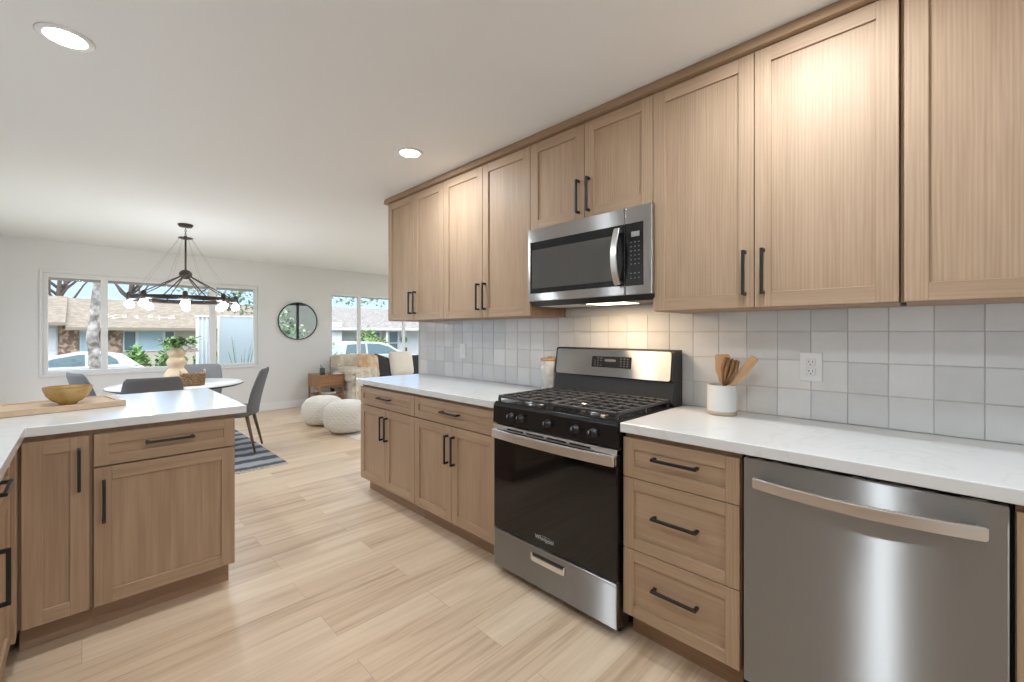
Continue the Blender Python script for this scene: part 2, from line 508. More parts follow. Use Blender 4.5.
    def build(s, name, mat, parent=None, label=None):
        me = bpy.data.meshes.new(name)
        if parent is not None:
            off = root_of(parent).location
            for v in s.bm.verts:
                v.co -= off
        s.bm.to_mesh(me)
        s.bm.free()
        for mm in (mat if isinstance(mat, (list, tuple)) else [mat]):
            me.materials.append(mm)
        o = bpy.data.objects.new(name, me)
        COL.objects.link(o)
        if parent is not None:
            o.parent = parent
        if label: o['label'] = label
        return o

def tag(o, label, cat, group=None, kind=None):
    o['label'] = label
    o['category'] = cat
    if group: o['group'] = group
    if kind: o['kind'] = kind
    return o

def thing(name, label, cat, loc=(0, 0, 0), group=None):
    o = bpy.data.objects.new(name, None)
    COL.objects.link(o)
    o.location = loc
    o.empty_display_size = 0.1
    return tag(o, label, cat, group)

def struct(name, mb, mat, label=None):
    o = mb.build(name, mat)
    o['kind'] = 'structure'
    if label: o['label'] = label
    return o

# ------------------------------------------------------------------ the room shell
XL, XR, YB, YF, ZC = -0.86, 6.6, -1.9, 7.9, 2.44
XW = 2.22                      # face of the kitchen wall behind the range
YE = 3.42                      # where that wall ends
struct('floor', MB().box(XL - 0.15, XW + 0.14, YB - 0.15, YE, -0.12, 0).box(XL - 0.15, XR + 0.15, YE, YF + 0.15, -0.12, 0), FLOOR)
struct('ceiling', MB().box(XL - 0.15, XW + 0.14, YB - 0.15, YE - 0.12, ZC, ZC + 0.12).box(XL - 0.15, XR + 0.15, YE - 0.12, YF + 0.15, ZC, ZC + 0.12), CEIL)
W3 = (4.2, 7.1, 0.80, 2.035)
struct('wall_left', MB().box(XL - 0.12, XL, YB, W3[0], 0, ZC).box(XL - 0.12, XL, W3[1], YF, 0, ZC).box(XL - 0.12, XL, W3[0], W3[1], 0, W3[2]).box(XL - 0.12, XL, W3[0], W3[1], W3[3], ZC), WALL)
D2 = (0.80, 1.60, 0.0, 2.08)
struct('wall_back', MB().box(XL, D2[0], YB - 0.12, YB, 0, ZC).box(D2[1], XW + 0.12, YB - 0.12, YB, 0, ZC).box(D2[0], D2[1], YB - 0.12, YB, D2[3], ZC), WALL)
struct('wall_kitchen', MB().box(XW, XW + 0.12, YB, YE, 0, ZC), WALL)
W4 = (4.1, 7.3, 0.40, 2.05)
struct('wall_right', MB().box(XR, XR + 0.12, YE, W4[0], 0, ZC).box(XR, XR + 0.12, W4[1], YF, 0, ZC).box(XR, XR + 0.12, W4[0], W4[1], 0, W4[2]).box(XR, XR + 0.12, W4[0], W4[1], W4[3], ZC), WALL)
# far wall with two window openings
W1 = (-0.345, 2.03, 0.755, 2.035)
W2 = (3.20, 5.20, 0.70, 2.02)
m = MB()
m.box(XL, W1[0], YF, YF + 0.15, 0, ZC).box(W1[1], W2[0], YF, YF + 0.15, 0, ZC).box(W2[1], XR, YF, YF + 0.15, 0, ZC)
for a in (W1, W2):
    m.box(a[0], a[1], YF, YF + 0.15, 0, a[2]).box(a[0], a[1], YF, YF + 0.15, a[3], ZC)
struct('wall_far', m, WALL)
# wall on the near side of the living room, with a glazed door
D = (3.55, 4.75, 0.0, 2.08)
m = MB()
m.box(XW + 0.12, D[0], YE - 0.12, YE, 0, ZC).box(D[1], XR, YE - 0.12, YE, 0, ZC).box(D[0], D[1], YE - 0.12, YE, D[3], ZC)
struct('wall_near_living', m, WALL)
def glazed_door(name, D, yw, mat):
    m = MB()
    for x in (D[0], (D[0] + D[1]) / 2 - 0.03, D[1] - 0.06):
        m.box(x, x + 0.06, yw - 0.10, yw - 0.04, 0.0, D[3], 0.004)
    m.box(D[0], D[1], yw - 0.10, yw - 0.04, 0.0, 0.07, 0.004).box(D[0], D[1], yw - 0.10, yw - 0.04, D[3] - 0.06, D[3], 0.004)
    dr = struct(name, m, mat)
    MB().box(D[0] + 0.05, D[1] - 0.05, yw - 0.073, yw - 0.067, 0.05, D[3] - 0.05).build('pane', GLASS, dr)
glazed_door('door_1', D, YE, BLACKP)
glazed_door('fill_door', D2, YB, VINYL)  # door added out of view to bring daylight into the kitchen

def window(name, rect, mull, yb):
    """frame with mullions, one pane, a stool-less drywall return"""
    x0, x1, z0, z1 = rect
    f = 0.045
    mb = MB()
    mb.box(x0, x0 + f, yb, yb + 0.07, z0, z1, 0.003).box(x1 - f, x1, yb, yb + 0.07, z0, z1, 0.003)
    mb.box(x0 + f, x1 - f, yb, yb + 0.07, z0, z0 + f, 0.003).box(x0 + f, x1 - f, yb, yb + 0.07, z1 - f, z1, 0.003)
    for a, b in mull:
        mb.box(a, b, yb + 0.004, yb + 0.066, z0 + f, z1 - f, 0.003)
    o = struct(name, mb, VINYL)
    MB().box(x0 + f, x1 - f, yb + 0.032, yb + 0.037, z0 + f, z1 - f).build('pane', GLASS, o)
    return o
win1 = window('window_1', W1, ((0.179, 0.248), (1.385, 1.468)), YF + 0.03)
win2 = window('window_2', W2, ((3.745, 3.80), (4.72, 4.77)), YF + 0.03)
def side_window(name, rect, xa):
    y0, y1, z0, z1 = rect
    f = 0.045
    mb = MB()
    for y in (y0, (y0 + y1) / 2 - f / 2, y1 - f): mb.box(xa, xa + 0.07, y, y + f, z0, z1, 0.003)
    mb.box(xa, xa + 0.07, y0, y1, z0, z0 + f, 0.003).box(xa, xa + 0.07, y0, y1, z1 - f, z1, 0.003)
    o = struct(name, mb, VINYL)
    MB().box(xa + 0.032, xa + 0.037, y0 + f, y1 - f, z0 + f, z1 - f).build('pane', GLASS, o)
side_window('fill_window_left', W3, XL - 0.10)  # window added outside the frame so daylight reaches the dining end
side_window('fill_window_right', W4, XR + 0.03)  # unseen window, added to brighten the living room
def portal(loc, sx_, sy_, rot):
    l = bpy.data.lights.new('window_portal', 'AREA')
    l.shape = 'RECTANGLE'; l.size = sx_; l.size_y = sy_; l.cycles.is_portal = True
    o = bpy.data.objects.new('window_portal', l); COL.objects.link(o)
    o.location = loc; o.rotation_euler = rot
for a in (W1, W2): portal(((a[0] + a[1]) / 2, YF + 0.14, (a[2] + a[3]) / 2), a[1] - a[0], a[3] - a[2], (-PI / 2, 0, 0))
portal((XL - 0.115, (W3[0] + W3[1]) / 2, (W3[2] + W3[3]) / 2), W3[3] - W3[2], W3[1] - W3[0], (0, -PI / 2, 0))
portal((XR + 0.115, (W4[0] + W4[1]) / 2, (W4[2] + W4[3]) / 2), W4[3] - W4[2], W4[1] - W4[0], (0, PI / 2, 0))
for a, yw in ((D, YE), (D2, YB)): portal(((a[0] + a[1]) / 2, yw - 0.115, (a[2] + a[3]) / 2), a[1] - a[0], a[3] - a[2], (PI / 2, 0, 0))
MB().box(1.462, 1.476, YF + 0.10, YF + 0.125, 0.83, 1.70).build('latch_rail', BLACKP, win1)
struct('trim_1', MB().box(W1[0] - 0.03, W1[1] + 0.03, YF - 0.018, YF, W1[2] - 0.03, W1[2], 0.004).box(W1[0] - 0.03, W1[0], YF - 0.014, YF, W1[2], W1[3] + 0.03, 0.003).box(W1[1], W1[1] + 0.03, YF - 0.014, YF, W1[2], W1[3] + 0.03, 0.003).box(W1[0], W1[1], YF - 0.014, YF, W1[3], W1[3] + 0.03, 0.003), WALL)
struct('baseboard_far', MB().box(XL, XR, YF - 0.016, YF, 0, 0.13, 0.004), WHITE)
struct('baseboard_left', MB().box(XL, XL + 0.016, 3.6, YF - 0.016, 0, 0.13, 0.004), WHITE)
struct('trim_wall_end', MB().box(XW - 0.018, XW + 0.12, YE, YE + 0.014, 0, ZC, 0.002), WHITE)

# zellige backsplash: each tile set very slightly out of plane
m = MB()
P = 0.1255
y = 3.418
while y > YB:
    y1 = max(y - P, YB)
    z = 0.915
    while z < 1.384:
        z1 = min(z + P, 1.3865)
        t = bmesh.new()
        bmesh.ops.create_cube(t, size=1)
        for v in t.verts:
            v.co = Vector((XW - 0.008 + v.co.x * 0.009, (y + y1) / 2 + v.co.y * (y - y1 - 0.0019), (z + z1) / 2 + v.co.z * (z1 - z - 0.0019)))
        bmesh.ops.bevel(t, geom=list(t.edges), offset=0.0012, segments=1, affect='EDGES')
        c = Vector((XW - 0.008, (y + y1) / 2, (z + z1) / 2))
        bmesh.ops.rotate(t, cent=c, matrix=Matrix.Rotation(random.gauss(0, 0.006), 3, 'Z') @ Matrix.Rotation(random.gauss(0, 0.006), 3, 'Y'), verts=t.verts)
        m._merge(t, 'z', False, 0, random.random())
        z = z1
    y = y1
bs = struct('trim_backsplash', m, TILE, 'white-grey glazed square tile backsplash')
MB().box(XW - 0.0085, XW, YB, 3.418, 0.914, 1.3865).build('grout', GROUT, bs)

# ------------------------------------------------------------------ cabinet kit
class Face:
    """maps (a along the face, z up, d outward) to world boxes"""
    def __init__(s, axis, sign, at):
        s.axis, s.sign, s.at = axis, sign, at
    def box(s, mb, a0, a1, z0, z1, d0, d1, **k):
        p, q = s.at + s.sign * d0, s.at + s.sign * d1
        p, q = min(p, q), max(p, q)
        if s.axis == 'x':
            g = k.pop('grain', 'z'); g = {'a': 'y'}.get(g, g)
            return mb.box(p, q, a0, a1, z0, z1, grain=g, **k)
        g = k.pop('grain', 'z'); g = {'a': 'x'}.get(g, g)
        return mb.box(a0, a1, p, q, z0, z1, grain=g, **k)

def shaker(F, a0, a1, z0, z1, grain='z', st=0.057, th=0.02, rec=0.009):
    mb = MB()
    b = 0.0012
    F.box(mb, a0, a0 + st, z0, z1, -th, 0, bev=b, grain='z')
    F.box(mb, a1 - st, a1, z0, z1, -th, 0, bev=b, grain='z')
    F.box(mb, a0 + st, a1 - st, z0, z0 + st, -th, 0, bev=b, grain='a')
    F.box(mb, a0 + st, a1 - st, z1 - st, z1, -th, 0, bev=b, grain='a')
    F.box(mb, a0 + st - 0.004, a1 - st + 0.004, z0 + st - 0.004, z1 - st + 0.004, -th + 0.002, -rec, grain='z' if grain == 'z' else 'a')
    return mb

def pull(F, a, z, vertical, L=0.178, parent=None):
    mb = MB()
    w, so = 0.0055, 0.034
    def bx(c0, c1, s0, s1, d0, d1):
        if vertical: F.box(mb, s0, s1, c0, c1, d0, d1, bev=0.0015)
        else: F.box(mb, c0, c1, s0, s1, d0, d1, bev=0.0015)
    c, s = (z, a) if vertical else (a, z)
    bx(c - L / 2, c + L / 2, s - w, s + w, so - 0.011, so)
    for k in (-1, 1):
        e = c + k * (L / 2 - 0.0065)
        bx(e - 0.0065, e + 0.0065, s - w, s + w, -0.001, so - 0.006)
    return mb.build('handle', BLACKM, parent, 'matte black bar handle')

G = 0.0018          # half the gap between fronts
def cab(name_, label, cat, F, a0, a1, depth, z0, z1, fronts, toe=None, group=None, body_mat=None):
    """fronts: (kind, a0, a1, z0, z1, pull) ; body sits 20 mm behind the door faces"""
    am = (a0 + a1) / 2
    base = {'x': (F.at - F.sign * 0.02, am, 0 if toe else z0), 'y': (am, F.at - F.sign * 0.02, 0 if toe else z0)}[F.axis]
    t = thing(name_, label, cat, base, group)
    mb = MB()
    F.box(mb, a0 + 0.0005, a1 - 0.0005, z0, z1, -depth, -0.021, bev=0.001, grain='z')
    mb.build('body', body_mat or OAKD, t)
    if toe:
        mb = MB()
        F.box(mb, a0 + toe[0], a1 - toe[1], 0, z0, -depth, -0.082, bev=0.001, grain='a')
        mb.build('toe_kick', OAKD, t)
    for k, b0, b1, c0, c1, pl in fronts:
        d = shaker(F, b0 + G, b1 - G, c0, c1, 'z' if k == 'door' else 'a', st=0.057 if k == 'door' else 0.047).build(k, OAK, t)
        if pl:
            pull(F, pl[0], pl[1], k == 'door', parent=d)
    return t

def base_pair(F, a0, a1, label, group):
    am = (a0 + a1) / 2
    return cab('base_cabinet', label, 'cabinet', F, a0, a1, 0.60, ZB, 0.876,
        [('drawer', a0, a1, 0.7155, 0.853, (am, 0.79)),
         ('door', am, a1, ZB + 0.002, 0.7085, (am + 0.033, 0.566)), ('door', a0, am, ZB + 0.002, 0.7085, (am - 0.033, 0.566))], (0.0, 0.0), group)

ZB = 0.116
FR = Face('x', -1, 1.605)
YR0, YR1 = 0.956, 1.724       # slot of the range
BG = 'base cabinets along the tiled wall'
c = base_pair(FR, 2.554, 3.3547, 'oak base cabinet at the far end of the run, nearest the knitted poufs', BG)
base_pair(FR, 1.728, 2.554, 'oak two-door base cabinet directly left of the gas range', BG)
yd0, yd1 = 0.499, 0.953
cab('drawer_cabinet', 'oak three-drawer base cabinet between range and dishwasher', 'cabinet', FR, yd0, yd1, 0.60, ZB, 0.876,
    [('drawer', yd0, yd1, 0.690, 0.853, (0.727, 0.787)), ('drawer', yd0, yd1, 0.3965, 0.6865, (0.727, 0.556)), ('drawer', yd0, yd1, ZB + 0.002, 0.393, (0.727, 0.274))], (0.0, 0.0), BG)
cab('base_cabinet', 'oak base cabinet right of the steel dishwasher, cut by the frame edge', 'cabinet', FR, -0.94, -0.1205, 0.60, ZB, 0.876,
    [('door', -0.94, -0.53, ZB + 0.002, 0.853, (-0.56, 0.75)), ('door', -0.53, -0.1205, ZB + 0.002, 0.853, (-0.497, 0.75))], (0, 0), BG)

# upper cabinets
FU = Face('x', -1, 1.8777)
UG = 'oak upper cabinets over the counter'
UZ0, UZ1 = 1.385, 2.392
def upper(a0, a1, label, z0=UZ0, split=None, pulls=True, cut=(0, 0)):
    am = split or (a0 + a1) / 2
    pz = z0 + 0.139 if z0 < 1.5 else z0 + 0.124
    return cab('upper_cabinet', label, 'cabinet', FU, a0, a1, 0.34, z0, 2.396,
        [('door', am, a1 - cut[1], z0 + 0.002, UZ1, (am + 0.033, pz)), ('door', a0 + cut[0], am, z0 + 0.002, UZ1, (am - 0.033, pz))], None, UG)
upper(2.595, 3.432, 'oak upper cabinet at the far end of the row, nearest the window', split=3.001, cut=(0, 0.028))
upper(1.733, 2.595, 'oak two-door upper cabinet just left of the microwave')
upper(0.9585, 1.733, 'short oak two-door cabinet above the microwave', z0=1.884, split=1.345)
upper(0.105, 0.9585, 'wide oak upper cabinet over the utensil crock, right of microwave', split=0.532)
upper(-0.94, 0.1040, 'oak upper cabinet at the right edge, its door running out of frame', split=-0.45, cut=(0, 0.0085))
m = MB()
m.prism([(1.852, 2.396), (1.861, 2.4385), (2.215, 2.4385), (2.215, 2.396)], -0.94, 3.437, axis='y', grain='y')
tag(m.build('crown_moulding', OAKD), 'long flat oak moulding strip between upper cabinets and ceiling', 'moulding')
m = MB()
m.box(1.90, 1.945, 0.090, 0.104, 1.374, 1.3845, 0.001)
tag(m.build('cabinet_bracket', BLACKM), 'small dark bracket in the gap under the right-hand upper cabinets', 'bracket')

# peninsula and the left leg
FP = Face('y', -1, 2.549)
PG = 'oak cabinets of the peninsula'
cab('base_cabinet', 'oak peninsula cabinet with wide drawer over one door', 'cabinet', FP, 0.034, 0.5525, 0.60, ZB, 0.876,
    [('drawer', 0.034, 0.5525, 0.7155, 0.853, (0.293, 0.794)), ('door', 0.034, 0.5525, ZB + 0.002, 0.7085, (0.067, 0.566))], (0, 0.012), PG)
cab('base_cabinet', 'narrow oak peninsula cabinet with one tall door in the corner', 'cabinet', FP, -0.178, 0.034, 0.60, ZB, 0.876,
    [('door', -0.170, 0.024, ZB + 0.002, 0.853, (-0.008, 0.717))], (0, 0), PG)
FL = Face('x', 1, -0.190)
cab('base_cabinet', 'added unseen oak base cabinet behind the camera end of the left counter', 'cabinet', FL, -0.6, 1.548, 0.60, ZB, 0.876,  # added out of view to darken what the dishwasher door reflects
    [('door', -0.6, 0.11, ZB + 0.002, 0.853, (0.08, 0.75)), ('door', 0.11, 0.83, ZB + 0.002, 0.853, (0.14, 0.75)), ('door', 0.83, 1.548, ZB + 0.002, 0.853, (0.86, 0.75))], (0, 0), PG)
cab('base_cabinet', 'oak cabinet with black pulls at the left frame edge', 'cabinet', FL, 1.55, 2.47, 0.60, ZB, 0.876,
    [('drawer', 1.55, 2.47, 0.7155, 0.853, (2.055, 0.805)), ('door', 2.01, 2.47, ZB + 0.002, 0.7085, (2.058, 0.527)), ('door', 1.55, 2.01, ZB + 0.002, 0.7085, (1.59, 0.527))], (0, 0), PG)
m = MB()
m.box(-0.212, -0.178, 2.471, 2.569, ZB, 0.876, 0.001)
tag(m.build('corner_filler', OAK), 'narrow oak filler strip in the corner of the peninsula', 'filler')
m = MB()
m.box(-0.80, 0.5525, 3.152, 3.172, 0, 0.876, 0.001)
tag(m.build('back_panel', OAK), 'oak panel on the dining side of the peninsula', 'panel')

# counters
CT, CB = 0.914, 0.876
m = MB().prism([(-0.855, -0.62), (-0.158, -0.62), (-0.158, 2.5346), (0.600, 2.5346), (0.600, 3.50), (-0.855, 3.50)], CB, CT, bev=0.003)
tag(m.build('countertop', QUARTZ), 'white quartz countertop of the L-shaped peninsula under the wooden board', 'countertop', 'quartz countertops')
m = MB().box(1.5778, XW - 0.009, 1.727, 3.372, CB, CT, 0.003, seg=2)
tag(m.build('countertop', QUARTZ), 'white quartz countertop left of the range, ending near the poufs', 'countertop', 'quartz countertops')
m = MB().box(1.5778, XW - 0.009, -0.95, 0.951, CB, CT, 0.003, seg=2)
tag(m.build('countertop', QUARTZ), 'white quartz countertop with utensil crock, above the dishwasher', 'countertop', 'quartz countertops')

# ------------------------------------------------------------------ dishwasher
t = thing('dishwasher', 'stainless steel dishwasher with a bowed handle under the counter', 'dishwasher', (1.62, 0.19, 0))
MB().box(1.625, 2.19, -0.1195, 0.495, 0.03, 0.874, 0.002).build('body', DARKGAP, t)
m = MB().box(1.598, 1.626, -0.111, 0.486, 0.105, 0.862, 0.004, seg=2, grain='y')
m.build('door', STEELD, t)
def bow(n, y0, y1, x_end, out, z, hh, th, axis='y', power=2.0):
    """bowed flat bar: list of cross-sections along y"""
    b = bmesh.new()
    prev = None
    for i in range(n + 1):
        s = i / n
        yy = y0 + (y1 - y0) * s
        k = 1 - abs(2 * s - 1) ** power
        xo = x_end - out * k
        if axis == 'y': q = [(xo, yy, z - hh), (xo, yy, z + hh), (xo + th, yy, z + hh), (xo + th, yy, z - hh)]
        else: q = [(xo, z - hh, yy), (xo, z + hh, yy), (xo + th, z + hh, yy), (xo + th, z - hh, yy)]
        r = [b.verts.new(p) for p in q]
        if prev:
            for j in range(4):
                b.faces.new((prev[j], r[j], r[(j + 1) % 4], prev[(j + 1) % 4]))
        else: b.faces.new(r)
        prev = r
    b.faces.new(prev)
    bmesh.ops.recalc_face_normals(b, faces=b.faces)
    ed = [e for e in b.edges if len(e.link_faces) == 2 and e.calc_face_angle(0) > 1.0]
    bmesh.ops.bevel(b, geom=ed, offset=0.003, segments=2, affect='EDGES')
    return b
m = MB(); m._merge(bow(24, -0.075, 0.452, 1.570, 0.042, 0.790, 0.0175, 0.016), 'y')
m.box(1.572, 1.60, -0.073, -0.053, 0.777, 0.803, 0.002).box(1.572, 1.60, 0.430, 0.450, 0.777, 0.803, 0.002)
m.build('handle', STEELH, t)
MB().box(1.685, 1.70, -0.108, 0.486, 0.0, 0.10, 0.001).build('kick_plate', BLACKP, t)

# ------------------------------------------------------------------ gas range
t = thing('gas_range', 'stainless and black freestanding gas range with five knobs', 'range', (1.88, 1.34, 0))
y0, y1 = 0.961, 1.719
rg0 = set(bpy.data.objects)
MB().box(1.60, 2.195, y0, y1, 0.035, 0.905, 0.003).build('body', BLACKE, t)
for yy in (y0 + 0.04, y1 - 0.04):
    for xx in (1.63, 2.15):
        MB().cyl((xx, yy, 0), 0.016, 0.036, bev=0.003).build('foot', BLACKP, t)
# storage drawer
dd = MB().box(1.556, 1.60, y0 + 0.002, y1 - 0.002, 0.046, 0.236, 0.004, seg=2).box(1.551, 1.558, y0 + 0.002, y1 - 0.002, 0.229, 0.239, 0.002).build('storage_drawer', STEELD, t)
m = MB()
m.box(1.5530, 1.557, 1.236, 1.436, 0.186, 0.206, 0.0012)
m.build('recess', BLACKP, dd)
m = MB()
m.prism([(1.230, 0.207), (1.233, 0.174), (1.240, 0.168), (1.432, 0.168), (1.439, 0.174), (1.442, 0.207), (1.434, 0.207), (1.430, 0.192), (1.242, 0.192), (1.238, 0.207)], 1.546, 1.556, axis='x', bev=0.001)
m.build('handle', STEELH, dd)
# oven door
dr = MB().box(1.556, 1.60, y0 + 0.002, y1 - 0.002, 0.245, 0.795, 0.003, seg=2).build('oven_door', BLACKG, t)
m = MB()
m.box(1.552, 1.60, y0 + 0.002, y1 - 0.002, 0.772, 0.797, 0.002)
m.build('door_trim', STEELH, dr)
m = MB()
for k in range(4):
    a = y0 + 0.13 + k * 0.135
    m.box(1.5505, 1.555, a, a + 0.115, 0.780, 0.787)
m.build('vent_slot', DARKGAP, dr)
m = MB(); m._merge(bow(20, y0 + 0.004, y1 - 0.004, 1.533, 0.018, 0.752, 0.0225, 0.014, power=2.4), 'y')
for k in range(2):
    a = (y0 + 0.004, y1 - 0.030)[k]
    m.box(1.535, 1.556, a, a + 0.026, 0.732, 0.772, 0.002)
m.build('handle', STEELH, dr)
fc = bpy.data.curves.new('lettering', 'FONT')
fc.body = 'Whirlpool'; fc.size = 0.028; fc.extrude = 0.0004; fc.align_x = 'CENTER'; fc.align_y = 'CENTER'
fo = bpy.data.objects.new('lettering', fc); COL.objects.link(fo)
fo.data.materials.append(LOGO)
bpy.context.view_layer.update()
lm = bpy.data.meshes.new_from_object(fo.evaluated_get(bpy.context.evaluated_depsgraph_get()))
bpy.data.objects.remove(fo); bpy.data.curves.remove(fc)
lo = bpy.data.objects.new('lettering', lm); COL.objects.link(lo)
lo.parent = dr
lo.location = Vector((1.5553, 1.36, 0.292)) - t.location
lo.rotation_euler = (PI / 2, 0, -PI / 2)
m = MB()
m.tube([(1.5552, 1.36 + 0.047 * math.cos(a), 0.293 + 0.013 * math.sin(a)) for a in [2 * PI * k / 24 for k in range(2, 18)]], 0.0005, 5)
m.build('logo_ring', LOGO, dr)
# control panel with knobs
MB().prism([(1.563, 0.802), (1.550, 0.806), (1.556, 0.898), (1.566, 0.912), (1.62, 0.912), (1.62, 0.802)], y0, y1, axis='y', bev=0.002).build('control_panel', BLACKE, t)
for yy in (1.575, 1.508, 1.330, 1.168, 1.075):
    m = MB()
    m.lathe([(0, 0), (0.021, 0), (0.020, 0.008), (0.0165, 0.010), (0.0155, 0.030), (0.0135, 0.033), (0, 0.033)], (0, 0, 0), 20, M=Matrix.Translation((1.553, yy, 0.853)) @ Matrix.Rotation(-PI / 2 + 0.06, 4, 'Y'))
    m.box(1.514, 1.524, yy - 0.004, yy + 0.004, 0.838, 0.868, 0.0015)
    k = m.build('knob', KNOBB, t)
    MB().box(1.5125, 1.5145, yy - 0.001, yy + 0.001, 0.855, 0.867).build('pointer_mark', LOGO, k)
# cooktop, burners, grates
m = MB().box(1.566, 2.10, y0 - 0.001, y1 + 0.001, 0.900, 0.917, 0.004, seg=2)
m.build('cooktop', BLACKE, t)
for bx_, by_, rr in ((1.70, 1.14, 0.045), (1.70, 1.54, 0.05), (1.97, 1.14, 0.035), (1.97, 1.54, 0.045), (1.835, 1.34, 0.042)):
    m = MB().lathe([(0, 0), (rr + 0.012, 0), (rr + 0.010, 0.006), (rr, 0.008), (rr - 0.002, 0.013), (0, 0.013)], (bx_, by_, 0.917), 24)
    bn = m.build('burner', STEELH, t)
    MB().lathe([(0, 0), (rr - 0.006, 0), (rr - 0.006, 0.006), (rr - 0.011, 0.009), (0, 0.009)], (bx_, by_, 0.930), 24).build('burner_cap', IRON, bn)
for a, b in ((y0 + 0.012, 1.339), (1.343, y1 - 0.012)):
    m = MB()
    zt, zb_ = 0.950, 0.936
    x0, x1 = 1.578, 2.085
    for xx in (x0, x1 - 0.012): m.box(xx, xx + 0.014, a, b, zb_, zt, 0.003)
    for yy in (a, b - 0.012): m.box(x0, x1, yy, yy + 0.012, zb_, zt, 0.003)
    n = 5
    for k in range(1, n):
        yy = a + (b - a) * k / n
        m.box(x0 + 0.01, x1 - 0.01, yy - 0.0045, yy + 0.0045, zb_ + 0.002, zt + 0.001, 0.002)
    for k in range(1, 6):
        xx = x0 + (x1 - x0) * k / 6
        m.box(xx - 0.0045, xx + 0.0045, a + 0.01, b - 0.01, zb_ + 0.002, zt, 0.002)
    for xx in (x0 + 0.006, (x0 + x1) / 2, x1 - 0.006):
        for yy in (a + 0.006, b - 0.006):
            m.box(xx - 0.006, xx + 0.006, yy - 0.006, yy + 0.006, 0.9165, zb_ + 0.003)
    m.build('grate', IRON, t)
# backguard
bgd = MB().prism([(2.105, 0.905), (2.075, 0.930), (2.098, 1.036), (2.088, 1.040), (2.108, 1.186), (2.118, 1.197), (2.195, 1.197), (2.195, 0.905)], y0 - 0.004, y1 + 0.004, axis='y', bev=0.004).build('backguard', BLACKP, t)
def slab(ya, yb_, za, zb2, x_at, tk, rad=0.01):
    """thin rounded plate lying on the tilted backguard face"""
    pts = []
    for cy, cz, a0 in ((yb_ - rad, zb2 - rad, 0), (ya + rad, zb2 - rad, 1), (ya + rad, za + rad, 2), (yb_ - rad, za + rad, 3)):
        for k in range(5):
            a = PI / 2 * (a0 + k / 4)
            pts.append((cy + rad * math.cos(a), cz + rad * math.sin(a)))
    mb = MB().prism(pts, 0, tk, axis='x', bev=0.0008)
    for v in mb.bm.verts:
        v.co.x = x_at(v.co.z) - v.co.x
    return mb
face = lambda z: 2.088 + (z - 1.040) * 0.137
slab(y0 + 0.012, y1 - 0.012, 1.040, 1.188, face, 0.006, 0.014).build('fascia', STEEL, bgd)
dp = slab(1.193, 1.448, 1.090, 1.152, lambda z: face(z) - 0.005, 0.0025, 0.004).build('display', BLACKG, bgd)
m = MB()
for gy in (1.215, 1.236, 1.257, 1.385, 1.405, 1.425):
    for gz in (1.102, 1.115, 1.128, 1.141):
        if random.random() < 0.85:
            xx = face(gz) - 0.0085
            m.box(xx, xx + 0.002, gy - 0.005, gy + 0.004, gz - 0.002, gz + 0.002)
m.build('keypad', KEYS, dp)
MB().box(face(1.13) - 0.0085, face(1.13) - 0.006, 1.29, 1.36, 1.124, 1.136).build('clock_readout', KEYS, dp)

for o in set(bpy.data.objects) - rg0:          # the front stands 18 mm less proud than drawn above; the back stays where it is
    if o.name.startswith('lettering'):
        o.location.x += 0.0175
        continue
    for v in o.data.vertices:
        v.co.x += 0.018 * (2.19 - (v.co.x + t.location.x)) / 0.64
# ------------------------------------------------------------------ microwave
t = thing('microwave', 'stainless over-the-range microwave mounted under the short cabinet', 'microwave', (2.0, 1.30, 1.45))
ya, yb = 0.918, 1.690
MX = 1.800
ya, yb = 0.9165, 1.6865
mw0 = set(bpy.data.objects)
MB().box(MX + 0.02, 2.148, ya + 0.004, yb - 0.004, 1.452, 1.866, 0.003).build('body', BLACKP, t)
dd = MB().box(MX, MX + 0.028, 1.057, yb, 1.462, 1.868, 0.004, seg=2).build('door', STEEL, t)
MB().box(MX - 0.0015, MX + 0.01, 1.0585, 1.668, 1.506, 1.793, 0.0012).build('door_glass', BLACKG, dd)
MB().box(MX - 0.0030, MX, 1.124, 1.651, 1.533, 1.748, 0.0010).build('window_screen', SMOKE, dd)
m = MB(); m._merge(bow(20, 1.510, 1.776, 1.772, 0.034, 1.084, 0.016, 0.012, axis='z'), 'z')
for z in (1.514, 1.755):
    m.box(1.774, 1.80, 1.074, 1.094, z, z + 0.016, 0.002)
m.build('handle', STEELH, dd)
cp = MB().box(MX, MX + 0.028, ya, 1.054, 1.462, 1.868, 0.004, seg=2).build('control_panel', STEEL, t)
kp = MB().box(MX - 0.0015, MX + 0.01, 0.960, 1.0535, 1.503, 1.793, 0.0012).build('keypad_glass', BLACKG, cp)
MB().box(MX - 0.0025, MX, 0.979, 1.022, 1.728, 1.752, 0.0006).build('display', DISPLAY, kp)
m = MB(); m2 = MB()
for r_ in range(8):
    for c_ in range(3):
        zz = 1.703 - r_ * 0.020 if r_ < 6 else 1.560 - (r_ - 6) * 0.022
        yy = 0.982 + c_ * 0.020
        hw = 0.0042 if r_ in (0, 1, 2, 6) else 0.003
        (m if r_ < 6 else m2).box(MX - 0.0019, MX, yy - hw, yy + hw, zz - 0.0019, zz + 0.0022)
m.build('keypad', KEYS, kp)
m2.build('function_keys', KEYS, kp)
m = MB().prism([(MX + 0.006, 1.462), (MX + 0.045, 1.436), (2.14, 1.436), (2.14, 1.462)], ya + 0.004, yb - 0.004, axis='y', bev=0.002)
un = m.build('underside', BLACKP, t)
MB().box(1.87, 2.02, 1.10, 1.33, 1.4345, 1.4375, 0.001).build('lamp_lens', HOODLENS, un)
MB().box(1.86, 2.06, 1.38, 1.64, 1.4345, 1.4375, 0.001).build('grease_filter', STEELH, un)
